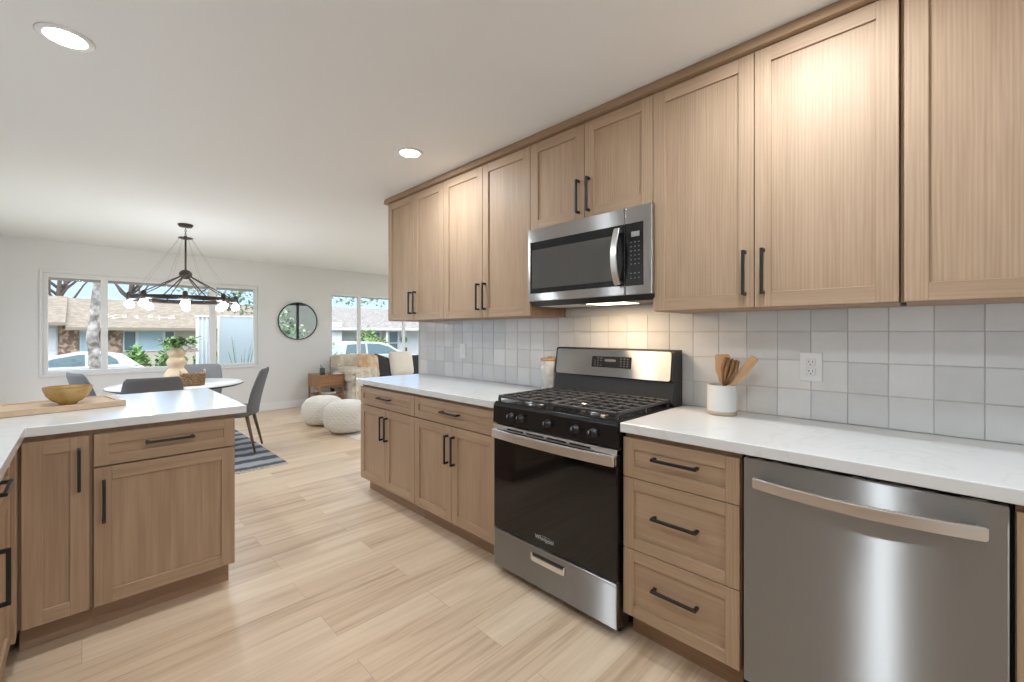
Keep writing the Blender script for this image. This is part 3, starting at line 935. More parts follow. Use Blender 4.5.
for o in set(bpy.data.objects) - mw0:          # everything above was laid out on the plane x = 1.80; the unit hangs 45 mm deeper and 1.2 % wider
    for v in o.data.vertices:
        p = v.co + t.location
        p = Vector((p.x + 0.045, 0.9445 + (p.y - 0.9165) * 1.0085, 1.2867 + (p.z - 1.2867) * 1.025))
        v.co = p - t.location
def area(name, loc, size, power, color, size_y=None, rot=(0, 0, 0), spread=PI):
    l = bpy.data.lights.new(name, 'AREA')
    if size_y: l.shape = 'RECTANGLE'; l.size = size; l.size_y = size_y
    else: l.shape = 'DISK'; l.size = size
    l.energy = power; l.color = color; l.spread = spread
    o = bpy.data.objects.new(name, l); COL.objects.link(o)
    o.location = loc; o.rotation_euler = rot
    return o
area('microwave_lamp_light', (1.93, 1.245, 1.434), 0.16, 1.9, (1.0, 0.70, 0.42), 0.30)

# ------------------------------------------------------------------ recessed ceiling lights
def can(x, y, label, power=CAN_W):
    t = thing('recessed_light', label, 'ceiling light', (x, y, ZC), 'recessed ceiling lights')
    MB().lathe([(0.062, -0.004), (0.066, -0.007), (0.082, -0.005), (0.086, 0.0), (0.062, 0.0)], (x, y, ZC), 40).build('trim_ring', WHITE, t)
    MB().lathe([(0, -0.0035), (0.063, -0.0035), (0.063, 0.0), (0, 0.0)], (x, y, ZC), 40).build('lens', LENS, t)
    area('recessed_light_beam', (x, y, ZC - 0.009), 0.13, power, CAN_COL)
can(-0.045, 2.428, 'round recessed ceiling light glowing above the peninsula')
can(1.49, 2.425, 'round recessed ceiling light near the far upper cabinets')
can(1.49, 0.35, 'round recessed ceiling light over the dishwasher side, overhead')
can(-0.045, 0.30, 'round recessed ceiling light overhead at the camera end', 7.2)
can(1.0, -1.2, 'added unseen ceiling light filling the back end of kitchen')  # extra fill lamp, added behind the camera
can(3.6, 5.0, 'added unseen ceiling light brightening the living room seating', 13.0)  # lamp added behind the kitchen wall to brighten the far room
can(5.4, 6.4, 'added unseen ceiling light filling the living room corner', 13.0)  # second added lamp, out of view, lifting the far wall

# ------------------------------------------------------------------ outlets
def plate(name, label, cat, yc, zc, wy, hz, recept):
    t = thing(name, label, cat, (XW - 0.013, yc, zc))
    MB().box(XW - 0.019, XW - 0.0125, yc - wy / 2, yc + wy / 2, zc - hz / 2, zc + hz / 2, 0.002, seg=2).build('cover_plate', WHITE, t)
    if recept:
        for k in (-1, 1):
            z = zc + k * 0.0195
            r = MB().box(XW - 0.0215, XW - 0.018, yc - 0.0165, yc + 0.0165, z - 0.0165, z + 0.0165, 0.004, seg=2).build('receptacle', WHITE, t)
            m = MB()
            for s_ in (-1, 1): m.box(XW - 0.0220, XW - 0.0212, yc + s_ * 0.0065 - 0.0012, yc + s_ * 0.0065 + 0.0012, z - 0.002, z + 0.007)
            m.cyl((XW - 0.0220, yc, z - 0.0085), 0.0026, 0.0008, 'x', 10)
            m.build('slot', BLACKP, r)
    else:
        MB().box(XW - 0.0225, XW - 0.018, yc - 0.0165, yc + 0.0165, zc - 0.033, zc + 0.033, 0.002).build('rocker', WHITE, t)
plate('wall_outlet', 'white double electrical outlet on the tiles above dishwasher', 'outlet', 0.405, 1.140, 0.080, 0.122, True)
plate('light_switch', 'white rocker switch plate on the tiles left of range', 'switch', 2.78, 1.137, 0.075, 0.118, False)

# ------------------------------------------------------------------ counter objects
cx, cy = 2.075, 0.722
t = thing('utensil_crock', 'white ceramic crock with bare clay base right of the range', 'crock', (cx, cy, CT))
MB().lathe([(0.062, 0.018), (0.063, 0.022), (0.0625, 0.133), (0.060, 0.136), (0.0575, 0.133), (0.0575, 0.02), (0, 0.02)], (cx, cy, CT), 40).build('glazed_wall', CERAM, t)
MB().lathe([(0, 0), (0.059, 0), (0.062, 0.004), (0.0625, 0.0185), (0, 0.0185)], (cx, cy, CT), 40).build('clay_base', RAWCLAY, t)
def utensil(name, label, cat, foot, head, shape, w_):
    """a tool leaning in the crock: handle foot -> head"""
    f, h = Vector(foot), Vector(head)
    d = (h - f).normalized()
    side = Vector((0, 1, 0)) - d * d.y
    side.normalize()
    nrm = d.cross(side)
    t = thing(name, label, cat, f, 'wooden utensils in the crock')
    L = (h - f).length
    mid = f + d * (L * 0.46)
    MB().tube([f, f + d * L * 0.3, mid], [0.0055, 0.006, 0.0065], 8).build('handle', BEECH, t)
    R = Matrix((side, nrm, d)).transposed().to_4x4()
    R.translation = mid
    m = MB()
    l2 = L * 0.54
    if shape == 'flat':
        m.prism([(-0.008, -0.004), (0.008, -0.004), (w_, l2 * 0.45), (w_, l2 * 0.92), (w_ * 0.8, l2), (-w_ * 0.8, l2), (-w_, l2 * 0.92), (-w_, l2 * 0.45)], -0.003, 0.003, axis='y', bev=0.0015, grain='z')
        for v in m.bm.verts: v.co = R @ v.co
        m.build('blade', BEECH, t)
    elif shape == 'spoon':
        m.grid(lambda u, v: R @ Vector((w_ * math.cos(2 * PI * u) * math.sin(PI * v), 0.010 * math.sin(2 * PI * u) * math.sin(PI * v) - 0.006, l2 * 0.5 - l2 * 0.5 * math.cos(PI * v))), 16, 9, True)
        m.build('bowl', BEECH, t)
    else:
        for k in range(9):
            a = 2 * PI * k / 9
            e = Vector((w_ * 0.85 * math.cos(a), w_ * 0.6 * math.sin(a), l2 * 0.98))
            q = Vector((w_ * 0.95 * math.cos(a), w_ * 0.7 * math.sin(a), l2 * 0.6))
            m.tube([R @ Vector((0, 0, -0.01)), R @ q, R @ e], [0.004, 0.0075, 0.005], 6)
        m.build('brush_head', HONEY, t)
utensil('spatula', 'flat wooden spatula, leftmost in the white crock', 'utensil', (2.075, 0.712, 0.938), (2.082, 0.722, 1.187), 'flat', 0.033)
utensil('kitchen_brush', 'brown wooden brush standing in the middle of the crock', 'utensil', (2.060, 0.735, 0.938), (2.06, 0.672, 1.170), 'brush', 0.032)
utensil('mixing_spoon', 'dark wooden spoon behind the brush in the crock', 'utensil', (2.095, 0.74, 0.938), (2.110, 0.685, 1.165), 'spoon', 0.026)
utensil('flat_stirrer', 'long pale wooden stirrer leaning far right out of crock', 'utensil', (2.070, 0.755, 0.938), (2.076, 0.585, 1.178), 'flat', 0.019)

cx, cy = 2.130, 1.790
t = thing('canister', 'grey marbled canister with a wooden lid behind the range', 'canister', (cx, cy, CT))
MB().lathe([(0, 0), (0.055, 0), (0.060, 0.006), (0.061, 0.19), (0.058, 0.194), (0, 0.194)], (cx, cy, CT), 36).build('jar', MARBLE, t)
l_ = MB().lathe([(0, 0), (0.063, 0), (0.065, 0.004), (0.065, 0.012), (0.062, 0.015), (0, 0.015)], (cx, cy, CT + 0.194), 36).build('lid', BEECH, t)
MB().lathe([(0, 0), (0.012, 0), (0.016, 0.006), (0.012, 0.012), (0, 0.013)], (cx, cy, CT + 0.209), 20).build('knob', BEECH, l_)

# board + bowl on the peninsula
t = thing('serving_board', 'pale wooden serving board under the amber bowl', 'board', (-0.125, 3.065, CT))
R = Matrix.Translation((-0.125, 3.065, CT)) @ Matrix.Rotation(math.radians(9), 4, 'Z')
MB().box(-0.28, 0.265, -0.155, 0.155, 0.001, 0.024, 0.003, grain='x', seg=2, M=R).build('slab', PALEWOOD, t)
m = MB()
for a in ((-0.28, 0.265, -0.155, -0.135), (-0.28, 0.265, 0.135, 0.155)):
    m.box(a[0], a[1], a[2], a[3], 0.0235, 0.029, 0.002, grain='x', M=R)
for a in ((0.235, 0.265, -0.135, 0.135), (-0.28, -0.25, -0.135, 0.135)):
    m.box(a[0], a[1], a[2], a[3], 0.0235, 0.029, 0.002, grain='y', M=R)
m.build('raised_rim', PALEWOOD, t)
bx_, by_ = -0.048, 3.02
bz = CT + 0.0245
t = thing('serving_bowl', 'amber glass bowl on the pale wooden board', 'bowl', (bx_, by_, bz))
prof = [(0, 0.006), (0.036, 0.004), (0.036, 0.0), (0.042, 0.0), (0.046, 0.010), (0.072, 0.022), (0.097, 0.048), (0.112, 0.082), (0.116, 0.100), (0.113, 0.101), (0.108, 0.083), (0.092, 0.051), (0.067, 0.028), (0, 0.018)]
prof = [(r * 0.76, h * 0.84) for r, h in prof]
MB().lathe(prof, (bx_, by_, bz), 48).build('bowl_wall', AMBER, t)
MB().lathe([(r * 0.76, h * 0.84) for r, h in ((0.1125, 0.0995), (0.1145, 0.103), (0.1165, 0.0995), (0.1145, 0.098), (0.1125, 0.0995))], (bx_, by_, bz), 48).build('rim', HONEY, t)

# ------------------------------------------------------------------ dining set
# rug
t = thing('dining_rug', 'grey and charcoal striped fringed rug under the dining table', 'rug', (0.62, 5.55, 0))
a0, a1, b0, b1 = -0.55, 1.44, 4.60, 6.70
m = MB().box(a0, a1, b0, b1, 0.0005, 0.008, 0.002)
m.build('woven_field', STRIPES, t)
m = MB()
x = a0 + 0.01
while x < a1:
    for yy, s_ in ((b0, -1), (b1, 1)):
        j = random.uniform(-0.012, 0.012)
        m.tube([(x, yy, 0.005), (x + j, yy + s_ * 0.03, 0.004), (x + j * 1.6, yy + s_ * random.uniform(0.05, 0.075), 0.003)], [0.005, 0.0045, 0.0035], 5)
    x += 0.016
m.build('fringe', FRINGE, t)
RZ = 0.0105
TX, TY = 0.72, 5.68
t = thing('dining_table', 'round white-topped pedestal dining table on the striped rug', 'table', (TX, TY, RZ))
MB().lathe([(0, 0.725), (0.52, 0.725), (0.575, 0.738), (0.575, 0.7445), (0.572, 0.748), (0, 0.748)], (TX, TY, 0), 72).build('tabletop', [TABLEW], t)
MB().lathe([(0, 0.712), (0.535, 0.716), (0.578, 0.732), (0.5765, 0.7375), (0.52, 0.7245), (0, 0.7245)], (TX, TY, 0), 72).build('edge_band', BLACKP, t)
MB().lathe([(0, 0.0085), (0.235, 0.0085), (0.235, 0.018), (0.20, 0.03), (0.09, 0.06), (0.055, 0.12), (0.05, 0.4), (0.06, 0.62), (0.11, 0.70), (0.20, 0.713), (0, 0.713)], (TX, TY, 0), 40).build('pedestal', BLACKP, t)
def chair(x, y, yaw, label):
    """faces local +Y; the back is at local -Y"""
    t = thing('dining_chair', label, 'chair', (0, 0, 0), 'grey dining chairs around the round table')
    def back(u, v):
        a = 2 * PI * u
        w_ = 0.195 + 0.030 * math.sin(PI * min(1, v * 1.05))
        z = 0.40 + 0.485 * v
        lean = -0.20 - 0.12 * v ** 1.25
        th = 0.030 * (1 - 0.35 * v)
        if v > 0.93: w_ *= (1 - ((v - 0.93) / 0.07) ** 2 * 0.10); th *= 1 - ((v - 0.93) / 0.07) * 0.5
        c_, s_ = math.cos(a), math.sin(a)
        px = w_ * math.copysign(abs(c_) ** 0.45, c_)
        py = th * math.copysign(abs(s_) ** 0.7, s_)
        return (px, lean + py + 0.05 * (px / 0.24) ** 2, z)
    m = MB().grid(back, 32, 20, True)
    bm = m.bm
    for ring in (0.0, 1.0):
        vs = [v for v in bm.verts if v.is_boundary and (v.co.z > 0.8) == (ring > 0.5)]
        if vs:
            cpt = sum((v.co for v in vs), Vector()) / len(vs)
            es = [e for e in bm.edges if e.is_boundary and (e.verts[0].co.z > 0.8) == (ring > 0.5)]
            bmesh.ops.contextual_create(bm, geom=es)
    m.build('backrest', GREYFAB, t)
    def seat(u, v):
        a = 2 * PI * u
        k = math.sin(PI * v) ** 0.35 if 0 < v < 1 else 0
        c_, s_ = math.cos(a), math.sin(a)
        px = 0.235 * k * math.copysign(abs(c_) ** 0.5, c_)
        py = 0.225 * k * math.copysign(abs(s_) ** 0.5, s_)
        return (px * (1 - 0.08 * (py / 0.2)), py + 0.02, 0.425 + 0.052 * math.copysign(abs(math.cos(PI * v)) ** 0.7, -math.cos(PI * v)))
    MB().grid(seat, 36, 14, True).build('seat', GREYFAB, t)
    for sx_ in (-1, 1):
        for sy_ in (-1, 1):
            top = Vector((sx_ * 0.165, 0.17 if sy_ > 0 else -0.15, 0.395))
            bot = Vector((sx_ * 0.205, 0.22 if sy_ > 0 else -0.235, 0.0))
            MB().tube([bot, (top + bot) / 2, top], [0.011, 0.015, 0.019], 10).build('leg', WALNUT, t)
    t.location = (x, y, RZ)
    t.rotation_euler = (0, 0, yaw)
    return t
def face_to(x, y): return math.atan2(-(TX - x), TY - y)
chair(1.17, 5.45, math.radians(66), 'grey upholstered chair seen from the side, right of the dining table')
chair(0.46, 5.14, math.radians(-4), 'grey upholstered chair with its back to the peninsula')
chair(0.23, 5.98, math.radians(-72), 'grey upholstered chair behind the amber bowl, left of table')
chair(0.95, 6.22, math.radians(158), 'grey upholstered chair on the window side behind the basket')

# vase, plant, basket on the table
vz = 0.7482
vx, vy = 0.70, 5.66
t = thing('ribbed_vase', 'tan stacked-ring vase with green plant on the dining table', 'vase', (vx, vy, vz))
prof = [(0, 0), (0.07, 0)]
for r, h0, h1 in ((0.104, 0.0, 0.175), (0.086, 0.175, 0.285), (0.080, 0.285, 0.365)):
    for q in range(1, 14):
        k = q / 14
        prof.append((0.058 + (r - 0.058) * math.sin(PI * k) ** 1.25, h0 + (h1 - h0) * k))
prof += [(0.050, 0.368), (0.050, 0.378), (0.044, 0.378), (0.042, 0.34), (0, 0.33)]
MB().lathe(prof, (vx, vy, vz), 40).build('vase_body', TANVASE, t)
m = MB()
rnd = random.Random(3)
def leafq(m, c, d, ln, wd):
    d = Vector(d).normalized(); s_ = d.cross(Vector((0, 0, 1)));
    if s_.length < 1e-3: s_ = Vector((1, 0, 0))
    s_.normalize(); n_ = s_.cross(d)
    t_ = bmesh.new()
    c = Vector(c)
    pts = [c, c + d * ln * .35 + s_ * wd + n_ * wd * .25, c + d * ln * 0.75 + s_ * wd * .7 - n_ * wd * .1, c + d * ln - n_ * wd * .4, c + d * ln * 0.75 - s_ * wd * .7 - n_ * wd * .1, c + d * ln * .35 - s_ * wd + n_ * wd * .25]
    mid = [c + d * ln * .35, c + d * ln * .75]
    v = [t_.verts.new(p) for p in pts]; q = [t_.verts.new(p) for p in mid]
    for f in ((v[0], v[1], q[0]), (v[1], v[2], q[1], q[0]), (v[2], v[3], q[1]), (v[3], v[4], q[1]), (v[4], v[5], q[0], q[1]), (v[5], v[0], q[0])): t_.faces.new(f)
    m._merge(t_, 'z', True)
for k in range(150):
    a = rnd.uniform(0, 2 * PI); el = rnd.uniform(-0.3, 1.2); rr = rnd.uniform(0.03, 0.12)
    off = (-0.03, 0.0) if k % 2 else (0.085, 0.0)
    c = Vector((vx + off[0] + rr * math.cos(a) * math.cos(el), vy + off[1] + rr * math.sin(a) * math.cos(el), vz + 0.425 + rr * 0.65 * math.sin(el)))
    leafq(m, c, (math.cos(a), math.sin(a), rnd.uniform(-.6, .6)), rnd.uniform(.05, .08), rnd.uniform(.015, .025))
for k in range(5):
    a = 1.25 * k
    m.tube([(vx, vy, vz + 0.34), (vx + .02 * math.cos(a), vy + .02 * math.sin(a), vz + 0.38), (vx + .07 * math.cos(a) + .03, vy + .06 * math.sin(a), vz + 0.44)], 0.003, 5)
m.build('plant', LEAF, t)
m = MB()
for k in range(9):
    c = (vx + 0.13 + rnd.uniform(-.05, .05), vy + rnd.uniform(-.06, .03), vz + 0.355 + rnd.uniform(-.015, .03))
    m.ball(c, rnd.uniform(.014, .022), 8)
m.tube([(vx, vy, vz + 0.36), (vx + .07, vy - .01, vz + .40), (vx + .13, vy - .01, vz + .37)], .003, 5)
m.build('blossom', plain('white_petals', (0.78, 0.72, 0.66), 0.8), t)
kx, ky = 0.80, 5.40
t = thing('wicker_basket', 'small brown wicker basket with bread-coloured handle beside the vase', 'basket', (kx, ky, vz))
m = MB()
rows = 9
for k in range(rows):
    z = vz + 0.009 + k * 0.0135
    hx, hy = 0.088 + k * 0.0012, 0.060 + k * 0.001
    pts = []
    for q in range(48):
        a = 2 * PI * q / 48
        c_, s_ = math.cos(a), math.sin(a)
        wv = 0.003 * (1 if (q + k) % 2 else -1)
        pts.append((kx + (hx + wv) * math.copysign(abs(c_) ** .4, c_), ky + (hy + wv) * math.copysign(abs(s_) ** .4, s_), z))
    m.tube(pts, 0.0075, 6, closed=True)
m.box(kx - 0.085, kx + 0.085, ky - 0.058, ky + 0.058, vz + 0.0005, vz + 0.008)
m.build('weave', WICKER, t)
m = MB()
for s_ in (-1, 1):
    m.tube([(kx + s_ * 0.095, ky - 0.035, vz + 0.115), (kx + s_ * 0.10, ky - 0.03, vz + 0.155), (kx + s_ * 0.10, ky + 0.03, vz + 0.155), (kx + s_ * 0.095, ky + 0.035, vz + 0.115)], 0.007, 8)
m.build('handle', FRINGE, t)

# chandelier
hx, hy = 0.784, 5.72
t = thing('wheel_chandelier', 'dark wagon-wheel chandelier with glowing bulbs above the dining table', 'chandelier', (hx, hy, ZC))
MB().lathe([(0, 0), (0.068, 0), (0.068, -0.012), (0.055, -0.030), (0.012, -0.034), (0, -0.034)], (hx, hy, ZC), 32).build('canopy', BRONZE, t)
m = MB()
for k in range(5):
    z = ZC - 0.038 - k * 0.022
    pts = [(hx + (0.008 * math.cos(a) if k % 2 else 0), hy + (0 if k % 2 else 0.008 * math.cos(a)), z - 0.008 + 0.014 * math.sin(a)) for a in [2 * PI * q / 14 for q in range(14)]]
    m.tube(pts, 0.0025, 6, closed=True)
m.build('chain', BRONZE, t)
MB().lathe([(0, 2.318), (0.012, 2.316), (0.018, 2.305), (0.064, 2.298), (0.066, 2.290), (0.030, 2.278), (0, 2.276)], (hx, hy, 0), 32).build('collar', BRONZE, t)
MB().tube([(hx, hy, 2.28), (hx, hy, 1.93)], 0.009, 10).build('rod', BRONZE, t)
MB().ball((hx, hy, 1.905), 0.058, 20, 0.9).build('hub', BRONZE, t)
RR, RZc = 0.455, 1.635
MB().lathe([(RR - 0.012, -0.022), (RR + 0.006, -0.022), (RR + 0.006, 0.022), (RR - 0.012, 0.022), (RR - 0.012, -0.022)], (hx, hy, RZc), 72).build('ring', BRONZE, t)
for k in range(8):
    a = 2 * PI * k / 8 + 0.25
    c_, s_ = math.cos(a), math.sin(a)
    MB().tube([(hx + 0.045 * c_, hy + 0.045 * s_, 1.885), (hx + (RR - 0.005) * c_, hy + (RR - 0.005) * s_, RZc + 0.01)], 0.006, 8).build('spoke', BRONZE, t)
    MB().tube([(hx + 0.055 * c_, hy + 0.055 * s_, 2.290), (hx + (RR - 0.003) * c_, hy + (RR - 0.003) * s_, RZc + 0.018)], 0.0009, 5).build('wire', WIRE, t)
    a += PI / 8
    c_, s_ = math.cos(a), math.sin(a)
    px, py = hx + (RR - 0.004) * c_, hy + (RR - 0.004) * s_
    so = MB().lathe([(0, 0.065), (0.012, 0.062), (0.022, 0.05), (0.024, -0.026), (0.018, -0.029), (0, -0.029)], (px, py, RZc), 16).build('socket', BRONZE, t)
    MB().lathe([(0, 0), (0.015, 0), (0.022, -0.007), (0.035, -0.022), (0.039, -0.040), (0.034, -0.058), (0.018, -0.070), (0, -0.073)], (px, py, RZc - 0.028), 18).build('bulb', BULB, so)

# ------------------------------------------------------------------ far wall: mirror
mx_, mz_ = 2.645, 1.484
t = thing('round_mirror', 'round black-framed mirror on the far wall between two windows', 'mirror', (mx_, YF, mz_))
m = MB().lathe([(0.308, 0), (0.322, 0), (0.322, 0.026), (0.314, 0.028), (0.308, 0.024), (0.308, 0)], (0, 0, 0), 64)
for v in m.bm.verts: v.co = Vector((mx_ + v.co.x, YF - 0.001 - v.co.z, mz_ + v.co.y))
m.build('frame', BLACKM, t)
m = MB().lathe([(0, 0.002), (0.310, 0.002), (0.310, 0.014), (0, 0.014)], (0, 0, 0), 64, smooth=False)
for v in m.bm.verts: v.co = Vector((mx_ + v.co.x, YF - 0.001 - v.co.z, mz_ + v.co.y))
m.build('mirror_glass', MIRROR, t)

# ------------------------------------------------------------------ living room
MB_ = MB().box(2.33, 4.75, 4.95, 6.85, 0.0005, 0.006, 0.002)
tag(MB_.build('area_rug', RUGCREAM), 'cream living room rug under the knitted poufs', 'rug')
def pouf(x, y, label, r=0.272, hgt=0.41, z0=0.0065):
    def fn(u, v):
        a = 2 * PI * u
        ph = PI * v
        rr = math.sin(ph) ** 0.62 if 0 < v < 1 else 0
        zz = -math.copysign(abs(math.cos(ph)) ** 0.85, math.cos(ph))
        b = 1 + 0.055 * (0.55 + 0.45 * math.cos(26 * a + (PI if int(v * 26) % 2 else 0))) * abs(math.sin(26 * PI * v)) * (1 if 0.06 < v < 0.94 else 0)
        return (x + r * rr * math.cos(a) * b, y + r * rr * math.sin(a) * b, z0 + hgt / 2 + hgt / 2 * zz * (0.985 + 0.015 * b))
    o = MB().grid(fn, 156, 105, True).build('knit_pouf', KNIT)
    return tag(o, label, 'pouf', 'white knitted poufs')
pouf(2.42, 5.45, 'white knitted round pouf, the nearer of two, beside the cabinet run')
pouf(2.394, 6.154, 'white knitted round pouf, farther one in front of side table', 0.266, 0.395)
# side table
sx0, sx1, sy0, sy1, sz = 2.74, 3.15, 7.20, 7.70, 0.585
t = thing('side_table', 'small honey-wood side table with carved drawer by the sofa', 'side table', ((sx0 + sx1) / 2, (sy0 + sy1) / 2, 0))
MB().box(sx0, sx1, sy0, sy1, sz - 0.02, sz, 0.003, grain='x').box(sx0, sx0 + 0.02, sy0, sy1, 0.375, sz - 0.02, 0.002).box(sx1 - 0.02, sx1, sy0, sy1, 0.375, sz - 0.02, 0.002).box(sx0 + 0.02, sx1 - 0.02, sy0 + 0.02, sy1, 0.375, 0.392, 0.001, grain='x').box(sx0 + 0.02, sx1 - 0.02, sy1 - 0.012, sy1, 0.392, sz - 0.02, grain='x').build('case', HONEY, t)
m = MB().box(sx0 + 0.022, sx1 - 0.022, sy0 + 0.004, sy0 + 0.022, 0.396, sz - 0.024, 0.002, grain='x')
for k in range(9):
    for j in range(4):
        if (k + j) % 2 == 0:
            cxx = sx0 + 0.05 + k * 0.039; czz = 0.415 + j * 0.042
            m.box(cxx - 0.014, cxx + 0.014, sy0 - 0.002, sy0 + 0.006, czz - 0.014, czz + 0.014, 0.003, M=Matrix.Translation((cxx, sy0, czz)) @ Matrix.Rotation(PI / 4, 4, 'Y') @ Matrix.Translation((-cxx, -sy0, -czz)))
m.build('drawer', HONEY, t)
for xx in (sx0 + 0.003, sx1 - 0.031):
    for yy in (sy0 + 0.004, sy1 - 0.032):
        MB().box(xx, xx + 0.028, yy, yy + 0.028, 0.0, 0.376, 0.002).build('leg', HONEY, t)
MB().box(sx0 + 0.01, sx1 - 0.01, sy0 + 0.01, sy1 - 0.01, 0.235, 0.253, 0.002, grain='x').build('shelf', HONEY, t)
zt = sz + 0.0005
t = thing('pencil_cup', 'dark grey cup holding pens on the side table', 'cup', (2.83, 7.30, zt))
MB().lathe([(0, 0), (0.040, 0), (0.042, 0.003), (0.042, 0.11), (0.039, 0.112), (0.038, 0.008), (0, 0.008)], (2.83, 7.30, zt), 24).build('cup_wall', IRON, t)
MB().tube([(2.815, 7.30, zt + 0.01), (2.80, 7.29, zt + 0.17)], 0.007, 8).tube([(2.84, 7.31, zt + 0.01), (2.835, 7.31, zt + 0.14)], 0.005, 8).build('pen', BLACKP, t)
t = thing('incense_stand', 'slim black rod stand on the side table', 'ornament', (2.965, 7.32, zt))
MB().lathe([(0, 0), (0.04, 0), (0.04, 0.006), (0.008, 0.012), (0, 0.012)], (2.965, 7.32, zt), 20).build('base', BLACKM, t)
MB().tube([(2.965, 7.32, zt + 0.01), (2.965, 7.32, zt + 0.30)], 0.004, 8).build('rod', BLACKM, t)
t = tag(MB().box(3.02, 3.13, 7.25, 7.42, zt, zt + 0.012, 0.001, mi=0).build('magazine', PAPER), 'white magazine on the right of the side table', 'magazine')
t = thing('book_stack', 'few books lying on the lower shelf of side table', 'book', (2.95, 7.40, 0.2535))
MB().box(2.87, 3.06, 7.30, 7.46, 0.2535, 0.282, 0.002).build('cover', PAPER, t)
MB().box(3.0, 3.05, 7.34, 7.39, 0.282, 0.335, 0.004).build('ornament', BLACKM, t)
# sofa
t = thing('sofa', 'cream fabric sofa below the living room window', 'sofa', (4.2, 7.35, 0))
q0, q1, r0, r1 = 3.22, 5.55, 6.95, 7.86
MB().box(q0, q1, r0 + 0.02, r1, 0.08, 0.30, 0.03, seg=3, smooth=True).build('base', CREAM, t)
MB().box(q0 + 0.02, q1 - 0.02, r1 - 0.26, r1, 0.28, 0.80, 0.07, seg=4, smooth=True).build('backrest', CREAM, t)
for a in (q0, q1 - 0.22):
    MB().box(a, a + 0.22, r0 + 0.04, r1 - 0.02, 0.28, 0.62, 0.07, seg=4, smooth=True).build('armrest', CREAM, t)
for k in range(2):
    a = q0 + 0.23 + k * 0.94
    MB().box(a, a + 0.93, r0, r1 - 0.24, 0.29, 0.46, 0.05, seg=3, smooth=True).build('seat_cushion', CREAM, t)
for a in (q0 + 0.06, q1 - 0.12):
    for b in (r0 + 0.06, r1 - 0.12):
        MB().box(a, a + 0.05, b, b + 0.05, 0, 0.085, 0.004).build('foot', WALNUT, t)
def throw(u, v):
    s_ = v * 1.62
    fr, bk = r0 + 0.005, r1 - 0.30
    if s_ < 0.52: p = [fr, 0.12 + s_]
    elif s_ < 1.16: p = [fr + (bk - fr) * (s_ - 0.52) / 0.64, 0.645]
    elif s_ < 1.36: p = [bk, 0.645 + (s_ - 1.16)]
    else: p = [bk + (s_ - 1.36), 0.845]
    x = q0 + 0.03 + 0.34 * max(0, u - 0.3) / 0.7
    z = p[1]
    if u < 0.3:
        k = (0.3 - u) / 0.3
        x = q0 + 0.03 - 0.05 * math.sin(PI / 2 * min(1, k * 3))
        z = p[1] - 0.22 * max(0, k - 0.15) * min(1, s_ / 0.5)
    return (x, p[0] - 0.02 + 0.012 * math.sin(23 * u + 5 * v), z + 0.010 * math.sin(17 * u + 11 * v) + 0.012)
o = MB().grid(throw, 40, 60).build('throw_blanket', FUR)
sm = o.modifiers.new('thick', 'SOLIDIFY'); sm.thickness = 0.03; sm.offset = 1
tag(o, 'shaggy cream fur throw draped over the left end of sofa', 'throw')
def cushion(name, label, cx, cy, cz, w_, h_, th, mat, tilt, yaw=0.0, roll=0.0):
    M = Matrix.Translation((cx, cy, cz)) @ Matrix.Rotation(yaw, 4, 'Z') @ Matrix.Rotation(tilt, 4, 'X') @ Matrix.Rotation(roll, 4, 'Y')
    def fn(u, v):
        a = 2 * PI * u; ph = PI * v
        c_, s_ = math.cos(a), math.sin(a)
        k = math.sin(ph) ** 0.5 if 0 < v < 1 else 0
        px = w_ / 2 * k * math.copysign(abs(c_) ** 0.42, c_); pz = h_ / 2 * k * math.copysign(abs(s_) ** 0.42, s_)
        pinch = 1 + 0.05 * (abs(c_ * s_) * 2) ** 2
        return M @ Vector((px * pinch, -th / 2 * math.cos(ph), pz * pinch))
    return tag(MB().grid(fn, 48, 15, True).build(name, mat), label, 'cushion', 'cushions on the sofa')
cushion('cushion', 'tan patterned cushion, leftmost on the sofa', 3.56, 7.14, 0.70, 0.44, 0.44, 0.15, PATTERN, -0.28, 0.25, 0.15)
cushion('cushion', 'dark charcoal cushion next to the tan patterned one', 3.85, 7.20, 0.66, 0.44, 0.42, 0.14, CHARC, -0.28, 0.1, 0.35)
cushion('cushion', 'plain cream square cushion between two dark cushions', 4.22, 7.16, 0.71, 0.48, 0.46, 0.16, CREAM, -0.22, 0.0, 0.0)
cushion('cushion', 'dark charcoal cushion right of the cream one', 4.60, 7.20, 0.65, 0.42, 0.42, 0.14, CHARC, -0.28, -0.1, 0.0)

# ------------------------------------------------------------------ outdoors
GZ = -0.85
o = MB().box(-40, 60, -25, 80, GZ - 0.2, GZ).build('ground', GRASS); o['kind'] = 'structure'
o = MB().box(-40, 60, 16.5, 23.5, GZ, GZ + 0.02).build('road', ASPHALT); o['kind'] = 'structure'
o = MB().box(-40, 60, 15.0, 16.5, GZ, GZ + 0.10).box(-40, 60, 23.5, 25.0, GZ, GZ + 0.10).build('sidewalk', CONCRETE); o['kind'] = 'structure'
o = MB().box(XL - 0.12, XR + 0.12, YE, YF + 0.15, GZ, -0.125).build('foundation_slab', CONCRETE); o['kind'] = 'structure'
o = MB().box(XL - 0.5, XR + 0.5, YF + 0.16, YF + 0.95, 2.022, 2.20, 0.01).build('roof_eave', WALNUT); o['kind'] = 'structure'

